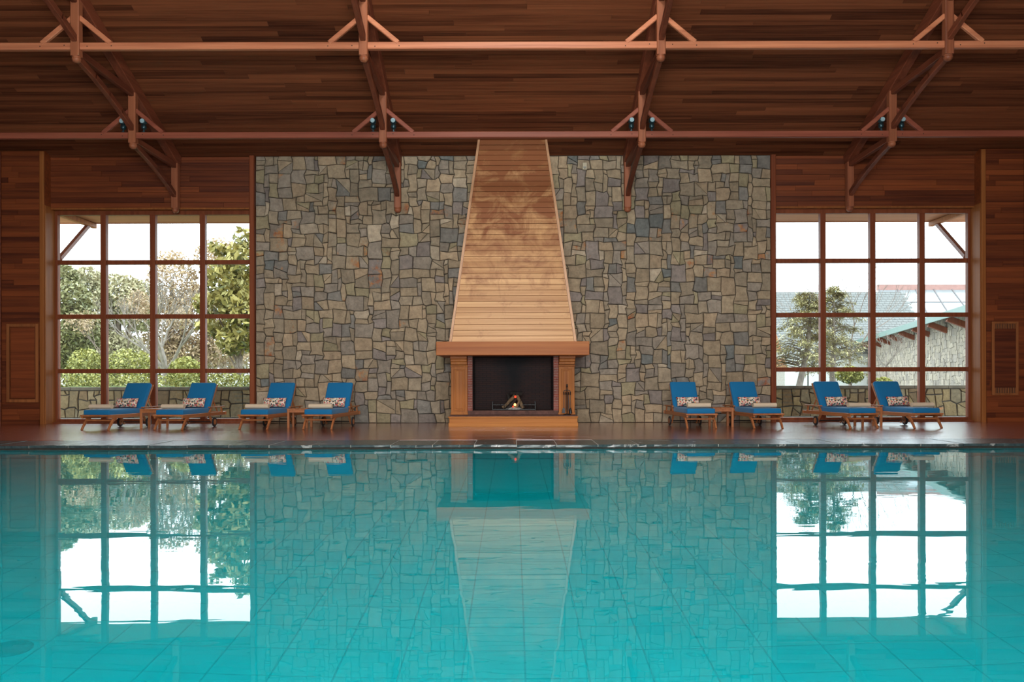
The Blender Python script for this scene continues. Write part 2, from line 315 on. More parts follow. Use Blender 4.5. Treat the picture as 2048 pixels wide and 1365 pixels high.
# ---------------------------------------------------------------- stone laying
PAL = [((0.37, 0.29, 0.195), 30), ((0.32, 0.26, 0.185), 24), ((0.295, 0.25, 0.20), 16), ((0.33, 0.28, 0.175), 9), ((0.41, 0.31, 0.205), 9),
       ((0.23, 0.215, 0.19), 7), ((0.18, 0.19, 0.18), 2), ((0.26, 0.22, 0.195), 8), ((0.46, 0.38, 0.28), 3)]
def stone_layout(x0, x1, z0, z1, cell, rg, sizes, jit, split=0.14):
    nx = max(1, round((x1-x0)/cell)); nz = max(1, round((z1-z0)/cell)); cx = (x1-x0)/nx; cz = (z1-z0)/nz
    occ = [[False]*nz for _ in range(nx)]; rects = []
    order = [(i, j) for j in range(nz) for i in range(nx)]
    for i, j in order:
        if occ[i][j]: continue
        w_, h_ = rg.choices([s_[0] for s_ in sizes], [s_[1] for s_ in sizes])[0]
        w = 0
        while w < w_ and i+w < nx and not occ[i+w][j]: w += 1
        h = 1
        while h < h_ and j+h < nz and all(not occ[i+a][j+h] for a in range(w)): h += 1
        for a in range(w):
            for c in range(h): occ[i+a][j+c] = True
        rects.append((i, j, w, h))
    used = set()
    for i, j, w, h in rects: used |= {(i, j), (i+w, j), (i, j+h), (i+w, j+h)}
    pos = {}
    for (i, j) in used:
        dx = rg.uniform(-jit, jit) if 0 < i < nx else 0; dz = rg.uniform(-jit, jit) if 0 < j < nz else 0
        pos[(i, j)] = (x0+i*cx+dx, z0+j*cz+dz)
    polys = []
    for i, j, w, h in rects:
        ring = [(i+a, j) for a in range(w)]+[(i+w, j+a) for a in range(h)]+[(i+w-a, j+h) for a in range(w)]+[(i, j+h-a) for a in range(h)]
        p = [pos[q] for q in ring if q in used]
        if w*h >= 4 and rg.random() < split:
            cxm = sum(q[0] for q in p)/len(p); czm = sum(q[1] for q in p)/len(p); an = rg.uniform(0.5, 2.6)
            nxx, nzz = math.cos(an), math.sin(an)
            for sg in (1, -1):
                outp = []
                for k in range(len(p)):
                    a, b = p[k], p[(k+1) % len(p)]; da = sg*((a[0]-cxm)*nxx+(a[1]-czm)*nzz); db = sg*((b[0]-cxm)*nxx+(b[1]-czm)*nzz)
                    if da >= 0: outp.append(a)
                    if (da > 0) != (db > 0) and abs(da-db) > 1e-9:
                        q = da/(da-db); outp.append((a[0]+(b[0]-a[0])*q, a[1]+(b[1]-a[1])*q))
                if len(outp) >= 3: polys.append(outp)
        else: polys.append(p)
    return polys
def stone_geo(mb, poly, yface, yback, rg, gap, tint):
    n = len(poly); cx = sum(p[0] for p in poly)/n; cz = sum(p[1] for p in poly)/n
    def ins(g):
        o = []
        for x, z in poly:
            dx, dz = cx-x, cz-z; L = math.hypot(dx, dz) or 1; k = min(0.45, g*1.35/L); o.append((x+dx*k, z+dz*k))
        return o
    a, b = ins(gap), ins(gap+0.011)
    pr = rg.uniform(0.0, 0.022); tx, tz = rg.uniform(-0.06, 0.06), rg.uniform(-0.06, 0.06)
    vs = [(x, yback, z) for x, z in a]+[(x, yface-pr+0.010, z) for x, z in a]+[(x, yface-pr-0.003+(x-cx)*tx+(z-cz)*tz+rg.uniform(-.003, .003), z) for x, z in b]+[(cx+rg.uniform(-.02, .02), yface-pr-rg.uniform(0.0, 0.014), cz+rg.uniform(-.02, .02))]
    fs = []
    for k in range(n):
        q = (k+1) % n; fs += [(k, q, n+q, n+k), (n+k, n+q, 2*n+q, 2*n+k), (2*n+k, 2*n+q, 3*n)]
    mb.add(vs, fs, tint)
def stone_wall(parent, x0, x1, z0, z1, yface, yback, rg, cell, sizes, jit, mat, gap=0.009, skip=None, cap=300, rustband=None):
    st = []
    for p in stone_layout(x0, x1, z0, z1, cell, rg, sizes, jit):
        ar = abs(sum(p[k][0]*p[(k+1) % len(p)][1]-p[(k+1) % len(p)][0]*p[k][1] for k in range(len(p))))/2
        cx = sum(q[0] for q in p)/len(p); cz = sum(q[1] for q in p)/len(p)
        if ar < 0.0012 or (skip and skip(cx, cz)): continue
        c = rg.choices([a for a, _ in PAL], [b for _, b in PAL])[0]; k = rg.uniform(0.85, 1.15)
        rust = 0.0
        if rg.random() < (rustband(cz) if rustband else 0.03): rust = rg.uniform(0.10, 0.24)
        st.append((ar, p, (c[0]*k, c[1]*k, c[2]*k, rust)))
    st.sort(key=lambda s_: -s_[0]); rest = MB()
    for n_, (ar, p, c) in enumerate(st):
        if n_ < cap:
            mb = MB(); stone_geo(mb, p, yface, yback, rg, gap, c); mb.build('stone', mat, parent)
        else: stone_geo(rest, p, yface, yback, rg, gap, c)
    if rest.v:
        o = rest.build('small_stones', mat, parent); o['kind'] = 'stuff'

# ================================================================= ROOM SHELL
SL = 0.4188; ZW = 6.07; XW = 11.6; YR = 7.5          # roof slope, height at the wall, half width, ridge
zr = lambda Y: ZW+SL*(D-Y)
SIZES = [((2, 2), 6), ((3, 2), 8), ((2, 3), 5), ((3, 3), 5), ((4, 2), 3), ((1, 2), 1), ((3, 4), 1), ((4, 3), 2), ((2, 1), 3), ((3, 1), 2)]
def hood_half(z):
    if z < 1.75: return 1.30
    return 1.31+(0.766-1.31)*(z-1.756)/(6.28-1.756)
skip = lambda x, z: abs(x) < hood_half(z)*0.93-0.12
rb = lambda z: 0.22 if 3.6 < z < 5.0 else 0.03
for nm, xa, xb, sd, lb in (('wall_back_left', -5.83, -0.02, 11, 'rubble stone wall to the left of the fireplace hood, grey and tan stones'), ('wall_back_right', 0.02, 5.85, 23, 'rubble stone wall to the right of the fireplace hood, grey and tan stones')):
    o = struct(box(nm, M['mortar'], None, xa, xb, 18.745, 19.1, 0, ZW+0.02), lb, 'wall')
    stone_wall(o, xa, xb, 0.0, 6.06, 18.725, 18.76, random.Random(sd), 0.102, SIZES, 0.029, M['stone'], gap=.0065, skip=skip, rustband=rb)

def cladding(parent, x0, x1, z0, z1, yf, rg, h=0.121, th=0.02, mat=None, lmin=1.6, lmax=3.6):
    z = z0
    while z < z1-0.01:
        zt = min(z1, z+h); x = x0; first = True
        while x < x1-0.01:
            L = rg.uniform(lmin, lmax)*(rg.uniform(0.2, 1) if first else 1); first = False
            xe = x+L
            if x1-xe < 0.5: xe = x1
            g = 0.0025
            MB().hexa([(x+g, yf+0.004, z+g), (xe-g, yf+0.004, z+g), (xe-g, yf+th, z+g), (x+g, yf+th, z+g), (x+g, yf, zt-0.006), (xe-g, yf, zt-0.006), (xe-g, yf+th, zt-0.006), (x+g, yf+th, zt-0.006)]).build('plank', mat or M['cladding'], parent)
            x = xe
        z = zt
for sgn, side in ((-1, 'left'), (1, 'right')):
    # the end wall beside each window
    xs = sorted((sgn*10.5, sgn*XW)); a, b_ = xs
    o = struct(box('wall_%s_end' % side, M['cladding'], None, a, b_, 18.52, 19.1, 0, 6.14), 'timber clad wall strip at the %s end beyond the window' % side, 'wall')
    cladding(o, a, b_, 0.1, 6.12, 18.5, random.Random(31+sgn), lmin=0.8, lmax=1.6)
    # header above each window
    xs = sorted((sgn*10.5, sgn*5.85)); a2, b2 = xs
    o = struct(box('wall_%s_header' % side, M['cladding'], None, a2, b2, 18.77, 19.1, 4.90, 6.06), 'timber clad wall above the %s window' % side, 'wall')
    cladding(o, a2, b2, 4.90, 6.06, 18.75, random.Random(41+sgn))
    # trims
    o = struct(MB().beam((sgn*5.90, 18.70, 0), (sgn*5.90, 18.70, 6.06), 0.11, 0.12).build('trim_1' if sgn < 0 else 'trim_2', M['window']), 'upright timber post between the %s window and the stone wall' % side, 'trim')
    o = struct(MB().beam((sgn*10.55, 18.49, 0), (sgn*10.55, 18.49, 6.12), 0.10, 0.05).build('trim_3' if sgn < 0 else 'trim_4', M['jamb']), 'upright timber casing at the outer edge of the %s window' % side, 'trim')
    o = struct(MB().beam((sgn*11.50, 18.47, 0), (sgn*11.50, 18.47, 6.12), 0.09, 0.06).build('trim_5' if sgn < 0 else 'trim_6', M['cladding']), 'corner post at the %s end of the back wall' % side, 'trim')
    o = struct(box('baseboard_%s' % side, M['cladding'], None, sorted((sgn*10.62, sgn*11.45))[0], sorted((sgn*10.62, sgn*11.45))[1], 18.47, 18.5, 0, 0.1), 'timber baseboard along the %s end wall' % side, 'baseboard')
    # side walls
    xs = sorted((sgn*XW, sgn*(XW+0.3)))
    mb = MB(); P = [(-3, 0), (18.52, 0), (18.52, zr(18.52)), (YR, zr(YR)), (-3, 6.2)]
    mb.add([(sgn*XW, y, z) for y, z in P]+[(sgn*(XW+.3), y, z) for y, z in P], [(0, 1, 2, 3, 4), (9, 8, 7, 6, 5), (0, 5, 6, 1), (1, 6, 7, 2), (2, 7, 8, 3), (3, 8, 9, 4), (4, 9, 5, 0)])
    struct(mb.build('wall_%s' % side, M['cladding']), 'timber side wall on the %s of the pool hall' % side, 'wall')
    # windows
    wd = empty('window_1' if sgn < 0 else 'window_2'); struct(wd, 'timber framed %s window of sixteen panes with %s behind' % (side, 'trees and hedge' if sgn < 0 else 'roofs and a cedar'), 'window')
    Yw = 18.95; xo, xi = 10.5, 5.88
    def X(a): return sgn*a
    def bar(nm, a, b, z0, z1, y0, y1, m_): return box(nm, m_, wd, min(X(a), X(b)), max(X(a), X(b)), y0, y1, z0, z1, bev=0.006)
    bar('jamb', xo, xo-.02, 0, 4.92, 18.5, 19.05, M['jamb'])
    bar('stile', xo, xo-.075, 0.02, 4.9, Yw-.06, Yw+.06, M['window'])
    bar('stile', xi+.085, xi, 0.02, 4.9, Yw-.06, Yw+.06, M['window'])
    bar('top_rail', xo-.07, xi+.08, 4.775, 4.88, Yw-.07, Yw+.06, M['window'])
    bar('head_casing', xo, xi+.02, 4.865, 4.90, 18.72, Yw, M['jamb'])
    bar('bottom_rail', xo-.07, xi+.08, 0.02, 0.10, Yw-.07, Yw+.06, M['window'])
    bar('sill', xo, xi, 0.0, 0.03, 18.76, Yw+.12, M['window'])
    mx = [9.37, 8.24, 7.10]; tz = [3.69, 2.447, 1.197]
    for q in mx: bar('mullion', q+.062, q-.062, 0.1, 4.78, Yw-.08, Yw+.05, M['window'])
    xe = [xo-.075]+mx+[xi+.085]; ze = [0.10]+tz[::-1]+[4.775]
    for q in tz:
        for k in range(4):
            a_, b__ = xe[k]-(0.062 if k else 0), xe[k+1]+(0.062 if k < 3 else 0)
            bar('glazing_bar', a_, b__, q-.05, q+.05, Yw-.05, Yw+.045, M['window'])
    for k in range(4):
        for l_ in range(4):
            a_, b__ = xe[k]-(0.055 if k else -.01), xe[k+1]+(0.055 if k < 3 else -.01)
            bar('pane', a_, b__, ze[l_]+(0.045 if l_ else -.01), ze[l_+1]-(0.045 if l_ < 3 else -.01), Yw-.004, Yw+.004, M['glass'])

# ---- ceiling: sloping boards above the back half, plain slope behind
ceil = empty('ceiling'); struct(ceil, 'sloping ceiling of narrow dark timber boards', 'ceiling')
cs, sn = math.cos(math.atan(SL)), math.sin(math.atan(SL))
Ltot = (D-YR)/cs
def slope_pt(x, u, n_=0): return (x, D+0.02-u*cs-n_*sn*-1*0-0, ZW+u*sn+n_)
mb = MB()
P = [(D+.3, ZW-.1+.05), (YR, zr(YR)+.05), (-3.2, 6.2+.05)]
mb.add([(-XW-.3, y, z) for y, z in P]+[(XW+.3, y, z) for y, z in P]+[(-XW-.3, y, z+.1) for y, z in P]+[(XW+.3, y, z+.1) for y, z in P],
       [(0, 1, 4, 3), (1, 2, 5, 4), (6, 9, 10, 7), (7, 10, 11, 8), (0, 3, 9, 6), (2, 8, 11, 5), (0, 6, 7, 1), (1, 7, 8, 2), (3, 4, 10, 9), (4, 5, 11, 10)])
# leave the skylight opening: two side strips instead of one roof deck
mb = MB()
def deck(x0, x1, ya, za, yb, zb):
    mb.hexa([(x0, ya, za), (x1, ya, za), (x1, yb, zb), (x0, yb, zb), (x0, ya, za+.12), (x1, ya, za+.12), (x1, yb, zb+.12), (x0, yb, zb+.12)])
yk = YR+1.0; yk2 = YR-1.0; zk2 = zr(YR)-SL*1.0
bs = (zr(YR)-6.2)/(YR+3.2)
deck(-XW-.3, XW+.3, D+.35, ZW-.147+.04, yk, zr(yk)+.04)
deck(-XW-.3, -2.2, yk, zr(yk)+.04, YR, zr(YR)+.04); deck(2.2, XW+.3, yk, zr(yk)+.04, YR, zr(YR)+.04)
deck(-XW-.3, -2.2, YR, zr(YR)+.04, yk2, zr(YR)-bs+.04); deck(2.2, XW+.3, YR, zr(YR)+.04, yk2, zr(YR)-bs+.04)
deck(-XW-.3, XW+.3, yk2, zr(YR)-bs+.04, -3.2, 6.24)
mb.build('roof_deck', M['ceiling'], ceil)
sk = empty('window_3'); struct(sk, 'long skylight at the ridge of the pool hall roof', 'window')
for k in range(5):
    x = -2.2+k*1.1
    MB().beam((x, yk, zr(yk)+.2), (x, YR, zr(YR)+.2), 0.08, 0.12).build('glazing_bar', M['window'], sk)
    MB().beam((x, YR, zr(YR)+.2), (x, yk2, zr(YR)-bs+.2), 0.08, 0.12).build('glazing_bar', M['window'], sk)
rg = random.Random(5); u = 0.0; hb = 0.122; nrow = 0
restc = MB(); npl = 0
while u < 10.5:
    x = -XW; first = True
    while x < XW-.01:
        L = rg.uniform(2.8, 5.6)*(rg.uniform(.3, 1) if first else 1); first = False; xe = x+L
        if XW-xe < 1: xe = XW
        g = .002
        def sp(xx, uu, n_): return (xx, D-uu*cs-n_*sn, ZW+uu*sn-n_*cs)
        dpt = rg.uniform(0.0, 0.004)
        c8 = [sp(x+g, u+.004, dpt), sp(xe-g, u+.004, dpt), sp(xe-g, u+hb-.003, dpt), sp(x+g, u+hb-.003, dpt), sp(x+g, u+.004, -.02), sp(xe-g, u+.004, -.02), sp(xe-g, u+hb-.003, -.02), sp(x+g, u+hb-.003, -.02)]
        if u > 4.6 or npl >= 296: restc.hexa(c8)
        else: MB().hexa(c8).build('plank', M['ceiling'], ceil); npl += 1
        x = xe
    u += hb
o = restc.build('upper_planks', M['ceiling'], ceil); o['kind'] = 'stuff'

# rear wall behind the camera with a wide opening
mb = MB()
mb.box(-XW-.3, -5.0, -3.3, -3, 0, 6.2); mb.box(5.0, XW+.3, -3.3, -3, 0, 6.2); mb.box(-5, 5, -3.3, -3, 0, .3); mb.box(-5, 5, -3.3, -3, 4.3, 6.2)
struct(mb.build('wall_front', M['plaster']), 'wall with a wide window behind the viewer', 'wall')
wd = empty('window_4'); struct(wd, 'wide window in the wall behind the viewer', 'window')
for k in range(6): box('mullion', M['window'], wd, -5+k*2-.05 if k else -5, -5+k*2+.05 if k < 5 else 5, -3.2, -3.1, .3, 4.3)

# ---- deck, coping, pool
YE = 12.42; YB = 13.43; WZ = -0.068; PX = 10.0; PN = 1.5; PD = -1.40
fl = struct(MB().box(-XW-.3, XW+.3, YB, 19.05, -.3, -.006).build('floor', M['deck']), 'glossy reddish timber deck between pool and back wall', 'floor')
mb = MB(); y = YB+.003
while y < 18.95:
    x = -XW
    rr = rng.uniform(0, 3)
    xs = [-XW]+[xx for xx in [-XW+rr+k*3.4 for k in range(8)] if -XW+.3 < xx < XW-.3]+[XW]
    for a, b_ in zip(xs, xs[1:]): mb.box(a+.001, b_-.001, y+.0015, y+.1385, -.02, rng.uniform(-.0008, 0))
    y += .14
o = mb.build('deck_boards', M['deck'], fl); o['kind'] = 'stuff'
box('side_deck', M['deck'], fl, -XW-.3, -PX-.45, -3.3, YB, -.3, 0); box('side_deck', M['deck'], fl, PX+.45, XW+.3, -3.3, YB, -.3, 0)
box('near_deck', M['deck'], fl, -PX-.45, PX+.45, -3.3, 1.0, -.3, 0)
cp = empty('pool_coping', (0, YE, 0)); struct(cp, 'rim of dark slate slabs along the pool edge', 'coping'); cp.name = 'kerb'
rg = random.Random(9); x = -PX-.4
box('bed', M['mortar'], cp, -PX-.42, PX+.42, .07, YB-YE, -.3, -.05)
box('gap_shade', M['mortar'], cp, -PX, PX, .035, .07, -.10, -.042)  # added dark strip standing in for the shade in the gap under the slabs
joints = []
while x < PX+.4:
    L = rg.uniform(.585, .64); xe = min(PX+.42, x+L); e = rg.uniform(-.012, .012); j = rg.uniform(-.03, .03); th = rg.uniform(.036, .044); top = rg.uniform(-.004, .002)
    def P3(xx, yy, zz): return (xx, yy, zz)
    # uneven hewn slab: front edge cut in five
    n_ = 5; fx = [x+.005+(xe-x-.01)*k/n_ for k in range(n_+1)]; fy = [e+rg.uniform(-.008, .008) for _ in fx]
    vs = []; zt = [top+rg.uniform(-.003, .001) for _ in fx]
    for k in range(n_+1): vs.append((fx[k], fy[k]+rg.uniform(.0, .008), top-th))
    for k in range(n_+1): vs.append((fx[k], fy[k], zt[k]-.006))
    for k in range(n_+1): vs.append((fx[k], fy[k]+.008, zt[k]))
    for k in range(n_+1): vs.append((fx[k]+j*0, YB-YE-.004, top))
    for k in range(n_+1): vs.append((fx[k], YB-YE-.004, top-th))
    fs = []
    for r_ in range(4):
        for k in range(n_): a = r_*(n_+1)+k; fs.append((a, a+1, a+n_+2, a+n_+1))
    for k in range(n_): a = 4*(n_+1)+k; fs.append((a, a+1, k+1, k))
    fs += [(0, n_+1, 2*(n_+1), 3*(n_+1), 4*(n_+1)), tuple(reversed([n_, 2*n_+1, 3*n_+2, 4*n_+3, 5*n_+4]))]
    mbs = MB(); mbs.add(vs, fs); mbs.build('slab', M['coping'], cp)
    joints.append(xe); x = xe
mb = MB()
for xj in joints[:-1]:
    mb.box(xj-.005, xj+.005, .012, YB-YE-.006, -.04, -.0035)
    mb.lathe([(.0, -.02), (.03, -.015), (.035, 0), (.02, .012), (0, .015)], (xj, .09, -.05), 8)
mb.build('joint_mortar', M['mortar_pale'], cp)
pool = empty('pool_basin', (0, 0, PD)); struct(pool, 'rectangular swimming pool basin lined with turquoise tiles', 'pool')
mb = MB(); mb.box(-PX-.3, PX+.3, PN-.3, YE+.4, PD-.2-PD, -.012)
mb.box(-PX-.3, PX+.3, YE+.06, YE+.4, 0, -.02-PD-.03); mb.box(-PX-.3, PX+.3, PN-.3, PN, 0, -.05-PD); mb.box(-PX-.3, -PX, PN, YE+.06, 0, -.05-PD); mb.box(PX, PX+.3, PN, YE+.06, 0, -.05-PD)
mb.build('basin', M['grout'], pool)
tl = []; s = .326
for r_ in range(int((YE-PN)/s)+1):
    for c_ in range(-31, 31):
        y0 = 12.36-(r_+1)*s; x0 = .06+c_*s
        if y0 < PN: continue
        tl.append((max(-PX, x0), min(PX, x0+s), y0, y0+s))
vis = sorted([q for q in tl if q[2] > 4.0 and abs((q[0]+q[1])/2) < q[3]*0.66], key=lambda q: q[2]); rest = MB(); g = .005
vs_ = set(vis[:296])
for q in tl:
    if q in vs_: box('tile', M['tile'], pool, q[0]+g, q[1]-g, q[2]+g, q[3]-g, -.012, 0)
    else: rest.box(q[0]+g, q[1]-g, q[2]+g, q[3]-g, -.012, 0)
for c_ in range(-31, 31):
    for k in range(4): rest.box(max(-PX, .06+c_*s)+g, min(PX, .06+c_*s+s)-g, YE+.05, YE+.065, .01+k*s+g, .01+k*s+s-g)
o = rest.build('outer_tiles', M['tile'], pool); o['kind'] = 'stuff'
dr = MB().lathe([(.0, 0), (.11, 0), (.11, .012), (.10, .02), (0, .02)], (-2.69, 4.41, 0), 20).build('drain_cover', plain('drain_cover_teal', (0.0, 0.36, 0.42), 0.5), pool)
mb = MB(); mb.add([(-PX, PN, WZ), (PX, PN, WZ), (PX, YE+.06, WZ), (-PX, YE+.06, WZ)], [(0, 1, 2, 3)])
struct(mb.build('water', M['water']), 'calm turquoise pool water mirroring the back wall', 'water')

# ================================================================= ROOF TIMBERS
NODE_Y = [18.60, 16.53, 14.39, 12.26, 10.13]; TIP = [4.75, 5.62, 6.52, 7.41, 8.30]
tl_lab = ['leftmost timber roof truss, above the left window', 'timber roof truss left of the fireplace hood', 'timber roof truss right of the fireplace hood', 'rightmost timber roof truss, above the right window']
for X0, lab in zip((-7.60, -2.59, 2.59, 7.60), tl_lab):
    tr_ = empty('roof_truss', (X0, 18.6, 4.75)); tag(tr_, lab, 'roof truss', 'timber trusses under the ceiling')
    def L(y, z, x=0): return (x, y-18.6, z-4.75)
    rd = .26
    MB().beam(L(18.70, zr(18.70)-rd/2-.03), L(YR, zr(YR)-rd/2-.03), .17, rd).build('rafter', M['beam'], tr_)
    for k, (ny, tp) in enumerate(zip(NODE_Y, TIP)):
        top = zr(ny)-rd*.7
        p = MB().beam(L(ny, tp+.11), L(ny, top), .15, .15, up=(0, 1, 0), ch=.012).build('post', M['beam_z'], tr_)
        MB().lathe([(.0, 0), (.040, .006), (.066, .028), (.078, .058), (.079, .078), (.070, .084), (.070, .094), (.079, .098), (.079, .11)], L(ny, tp), 16).build('finial', M['beam_z'], p, smooth=True)
        if k+1 < len(NODE_Y):
            y2, t2 = NODE_Y[k+1], TIP[k+1]
            MB().beam(L(ny-.06, t2+.20), L(y2+.05, t2+.20), .10, .13).build('tie', M['beam'], tr_)
            # curved lower brace
            a = Vector(L(ny-.05, tp+.40)); b_ = Vector(L(y2+.05, t2+.10)); mid = (a+b_)/2+Vector((0, .07, .10))
            pts = [a*(1-q)**2+mid*2*q*(1-q)+b_*q*q for q in (0, .25, .5, .75, 1)]; mb = MB()
            for p0, p1 in zip(pts, pts[1:]): mb.beam(p0-(p1-p0)*.02, p1+(p1-p0)*.02, .095, .12)
            mb.build('brace', M['beam'], tr_)
for k, zc, lab in ((1, 5.89, 'long horizontal purlin nearer the stone wall, carrying small spotlights'), (2, 6.81, 'long horizontal purlin nearer the viewer, high across the top'), (3, 7.70, None)):
    ny = NODE_Y[k]
    if lab is None: lab = 'horizontal purlin above the frame over the pool'
    pu = empty('purlin', (0, ny, zc)); tag(pu, lab, 'purlin', 'purlins across the hall')
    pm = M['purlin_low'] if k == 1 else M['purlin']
    MB().beam((-XW, .02, 0), (XW, .02, 0), .10, .125).build('beam', pm, pu)
    for X0 in (-7.60, -2.59, 2.59, 7.60):
        for sg in (-1, 1):
            MB().beam((X0+sg*.60, .0, .05), (X0+sg*.06, .0, .50), .07, .085).build('knee_brace', pm, pu)
    # pegs
    mb = MB()
    for X0 in (-7.60, -2.59, 2.59, 7.60):
        for dx in (-.62, -.2, .2, .62): mb.lathe([(.0, -.004), (.010, -.003), (.010, 0)], (X0+dx, -.03, rng.uniform(-.02, .02)), 8, 'Y')
    mb.build('peg', M['dark_slot'], pu)['kind'] = 'stuff'
# spotlights standing on the lower purlin
sl_lab = {-7.6: 'leftmost truss', -2.59: 'second truss from the left', 2.59: 'third truss from the left', 7.6: 'rightmost truss'}
first = None
for X0 in (-7.60, -2.59, 2.59, 7.60):
    for sg in (-1, 1):
        if first is None:
            t_ = empty('spotlight'); first = t_
            MB().lathe([(0, 0), (.045, 0), (.045, .012), (.018, .02), (.018, .06), (0, .06)], (0, 0, 0), 12).build('base', M['lamp_metal'], t_, smooth=False)
            MB().lathe([(0, .055), (.04, .06), (.055, .09), (.055, .14), (.03, .155), (0, .155)], (0, 0, 0), 14).build('lower_head', M['lamp_metal'], t_, smooth=True)
            MB().lathe([(0, .15), (.035, .155), (.062, .18), (.068, .22), (.06, .255), (.0, .26)], (0, -.01, 0), 14).build('upper_head', M['lamp_metal'], t_, smooth=True)
            MB().lathe([(0, .0), (.045, .002), (.045, .012), (0, .012)], (0, -.085, .215), 14, 'Y').build('lens', plain('lamp_lens', (0.3, 0.45, 0.5), 0.1), t_)
        else: t_ = copy_tree(first)
        t_.location = (X0+sg*.205, 16.55, 5.953)
        tag(t_, 'small grey spotlight on the lower purlin, %s of the %s' % ('left' if sg < 0 else 'right', sl_lab[X0]), 'spotlight', 'spotlights on the lower purlin')

# wall fittings
o = empty('access_panel', at(46, 803, 18.48)); tag(o, 'framed timber panel set in the far left wall', 'wall panel')
def fit(o, px0, px1, py0, py1, name, mat, d0=0.0, d1=.03, Y=18.48):
    a = at(px0, py1, Y); b_ = at(px1, py0, Y); l = o.location
    return box(name, mat, o, a[0]-l.x, b_[0]-l.x, Y-d1-l.y, Y-d0-l.y, a[2]-l.z, b_[2]-l.z, bev=.004)
for a, b_, c_, d_, nm in ((14, 20, 646, 803, 'stile'), (72, 78, 646, 803, 'stile'), (20, 72, 646, 652, 'rail'), (20, 72, 797, 803, 'rail')): fit(o, a, b_, c_, d_, nm, M['panel_wood'])
fit(o, 22, 70, 654, 795, 'panel_board', M['cladding'], 0, .012)
o = empty('vent_cover', at(2009, 793, 18.48)); tag(o, 'tall timber vent cover with grilles in the far right wall', 'vent cover')
for a, b_, c_, d_, nm in ((1983, 1988, 646, 793, 'stile'), (2031, 2036, 646, 793, 'stile'), (1988, 2031, 646, 650, 'rail'), (1988, 2031, 789, 793, 'rail')): fit(o, a, b_, c_, d_, nm, M['panel_wood'])
fit(o, 1988, 2031, 660, 778, 'panel_board', M['cladding'], 0, .015)
for (c_, d_) in ((650, 660), (778, 789)):
    fit(o, 1988, 2031, c_, d_, 'grille_back', M['dark_slot'], 0, .004)
    for k in range(13): fit(o, 1989+k*3.3, 1990.6+k*3.3, c_, d_, 'slat', M['panel_wood'], 0.004, .018)
o = empty('wall_sensor', at(1170, 341, 18.68)); tag(o, 'small beige box sensor high on the stone wall right of the hood', 'sensor')
MB().box(-.05, .05, -.06, .03, .0, .16).build('housing', M['beige_plastic'], o, bev=.012)
MB().lathe([(0, -.09), (.025, -.085), (.03, -.06)], (0, 0, .05), 12, 'Y').build('lens', M['mortar_pale'], o)

# ================================================================= FIREPLACE
fp = empty('fireplace', (0, 17.09, 0)); tag(fp, 'timber fireplace with tall tapering slatted hood against the stone wall', 'fireplace')
fy = lambda y: y-17.09
def fb(name, mat, x0, x1, y0, y1, z0, z1, parent=None, bev=0.006):
    o = box(name, mat, parent or fp, x0, x1, fy(y0), fy(y1), z0, z1, bev=bev); return o
# hearth plinth
he = fb('hearth', M['pine_x'], -1.325, 1.335, 17.115, 18.7, 0.0, 0.19)
fb('plinth_board', M['pine_x'], -1.338, 1.348, 17.09, 17.13, 0.0, 0.085, he)
fb('top_moulding', M['pine_x'], -1.345, 1.352, 17.085, 17.2, 0.19, 0.212, he)
fb('top_slab', M['hearth_brick'], -1.33, 1.34, 17.12, 18.7, 0.205, 0.232, he)
fb('ledge', M['pine_x'], -1.33, 1.34, 17.10, 17.13, 0.165, 0.192, he)
# hearth soldier course
so = MB()
xk = -.955
while xk < .955:
    so.box(xk, xk+.036, fy(17.62), fy(17.80), .232, .315); xk += .04
so.build('soldier_bricks', M['hearth_brick'], fp)['kind'] = 'stuff'
fb('firebox_floor', M['hearth_brick'], -.98, .98, 17.64, 18.69, .232, .312)
# pilasters
for x0, x1 in ((-1.323, -.973), (.978, 1.315)):
    p = fb('pilaster', M['pine'], x0, x1, 17.62, 18.68, .232, 1.477)
    xm = (x0+x1)/2
    fb('base_block', M['pine'], x0-.012, x1+.012, 17.60, 17.65, .232, .275, p)
    for a, b_, z0, z1 in ((x0+.05, x0+.075, .33, 1.19), (x1-.075, x1-.05, .33, 1.19), (x0+.05, x1-.05, .31, .335), (x0+.05, x1-.05, 1.185, 1.21)):
        fb('panel_moulding', M['pine'], a, b_, 17.603, 17.63, z0, z1, p, bev=.007)
    fb('raised_panel', M['pine'], x0+.095, x1-.095, 17.61, 17.63, .35, 1.17, p, bev=.009)
    fb('centre_bead', M['pine'], xm-.006, xm+.006, 17.602, 17.62, .36, 1.16, p, bev=.003)
    fb('capital', M['pine'], x0-.01, x1+.01, 17.56, 17.63, 1.255, 1.285, p, bev=.008)
    fb('capital', M['pine'], x0, x1, 17.50, 17.63, 1.30, 1.36, p, bev=.012)
    fb('capital', M['pine'], x0, x1, 17.42, 17.63, 1.36, 1.42, p, bev=.015)
    fb('capital', M['mantel'], x0, x1, 17.36, 17.63, 1.42, 1.477, p, bev=.008)
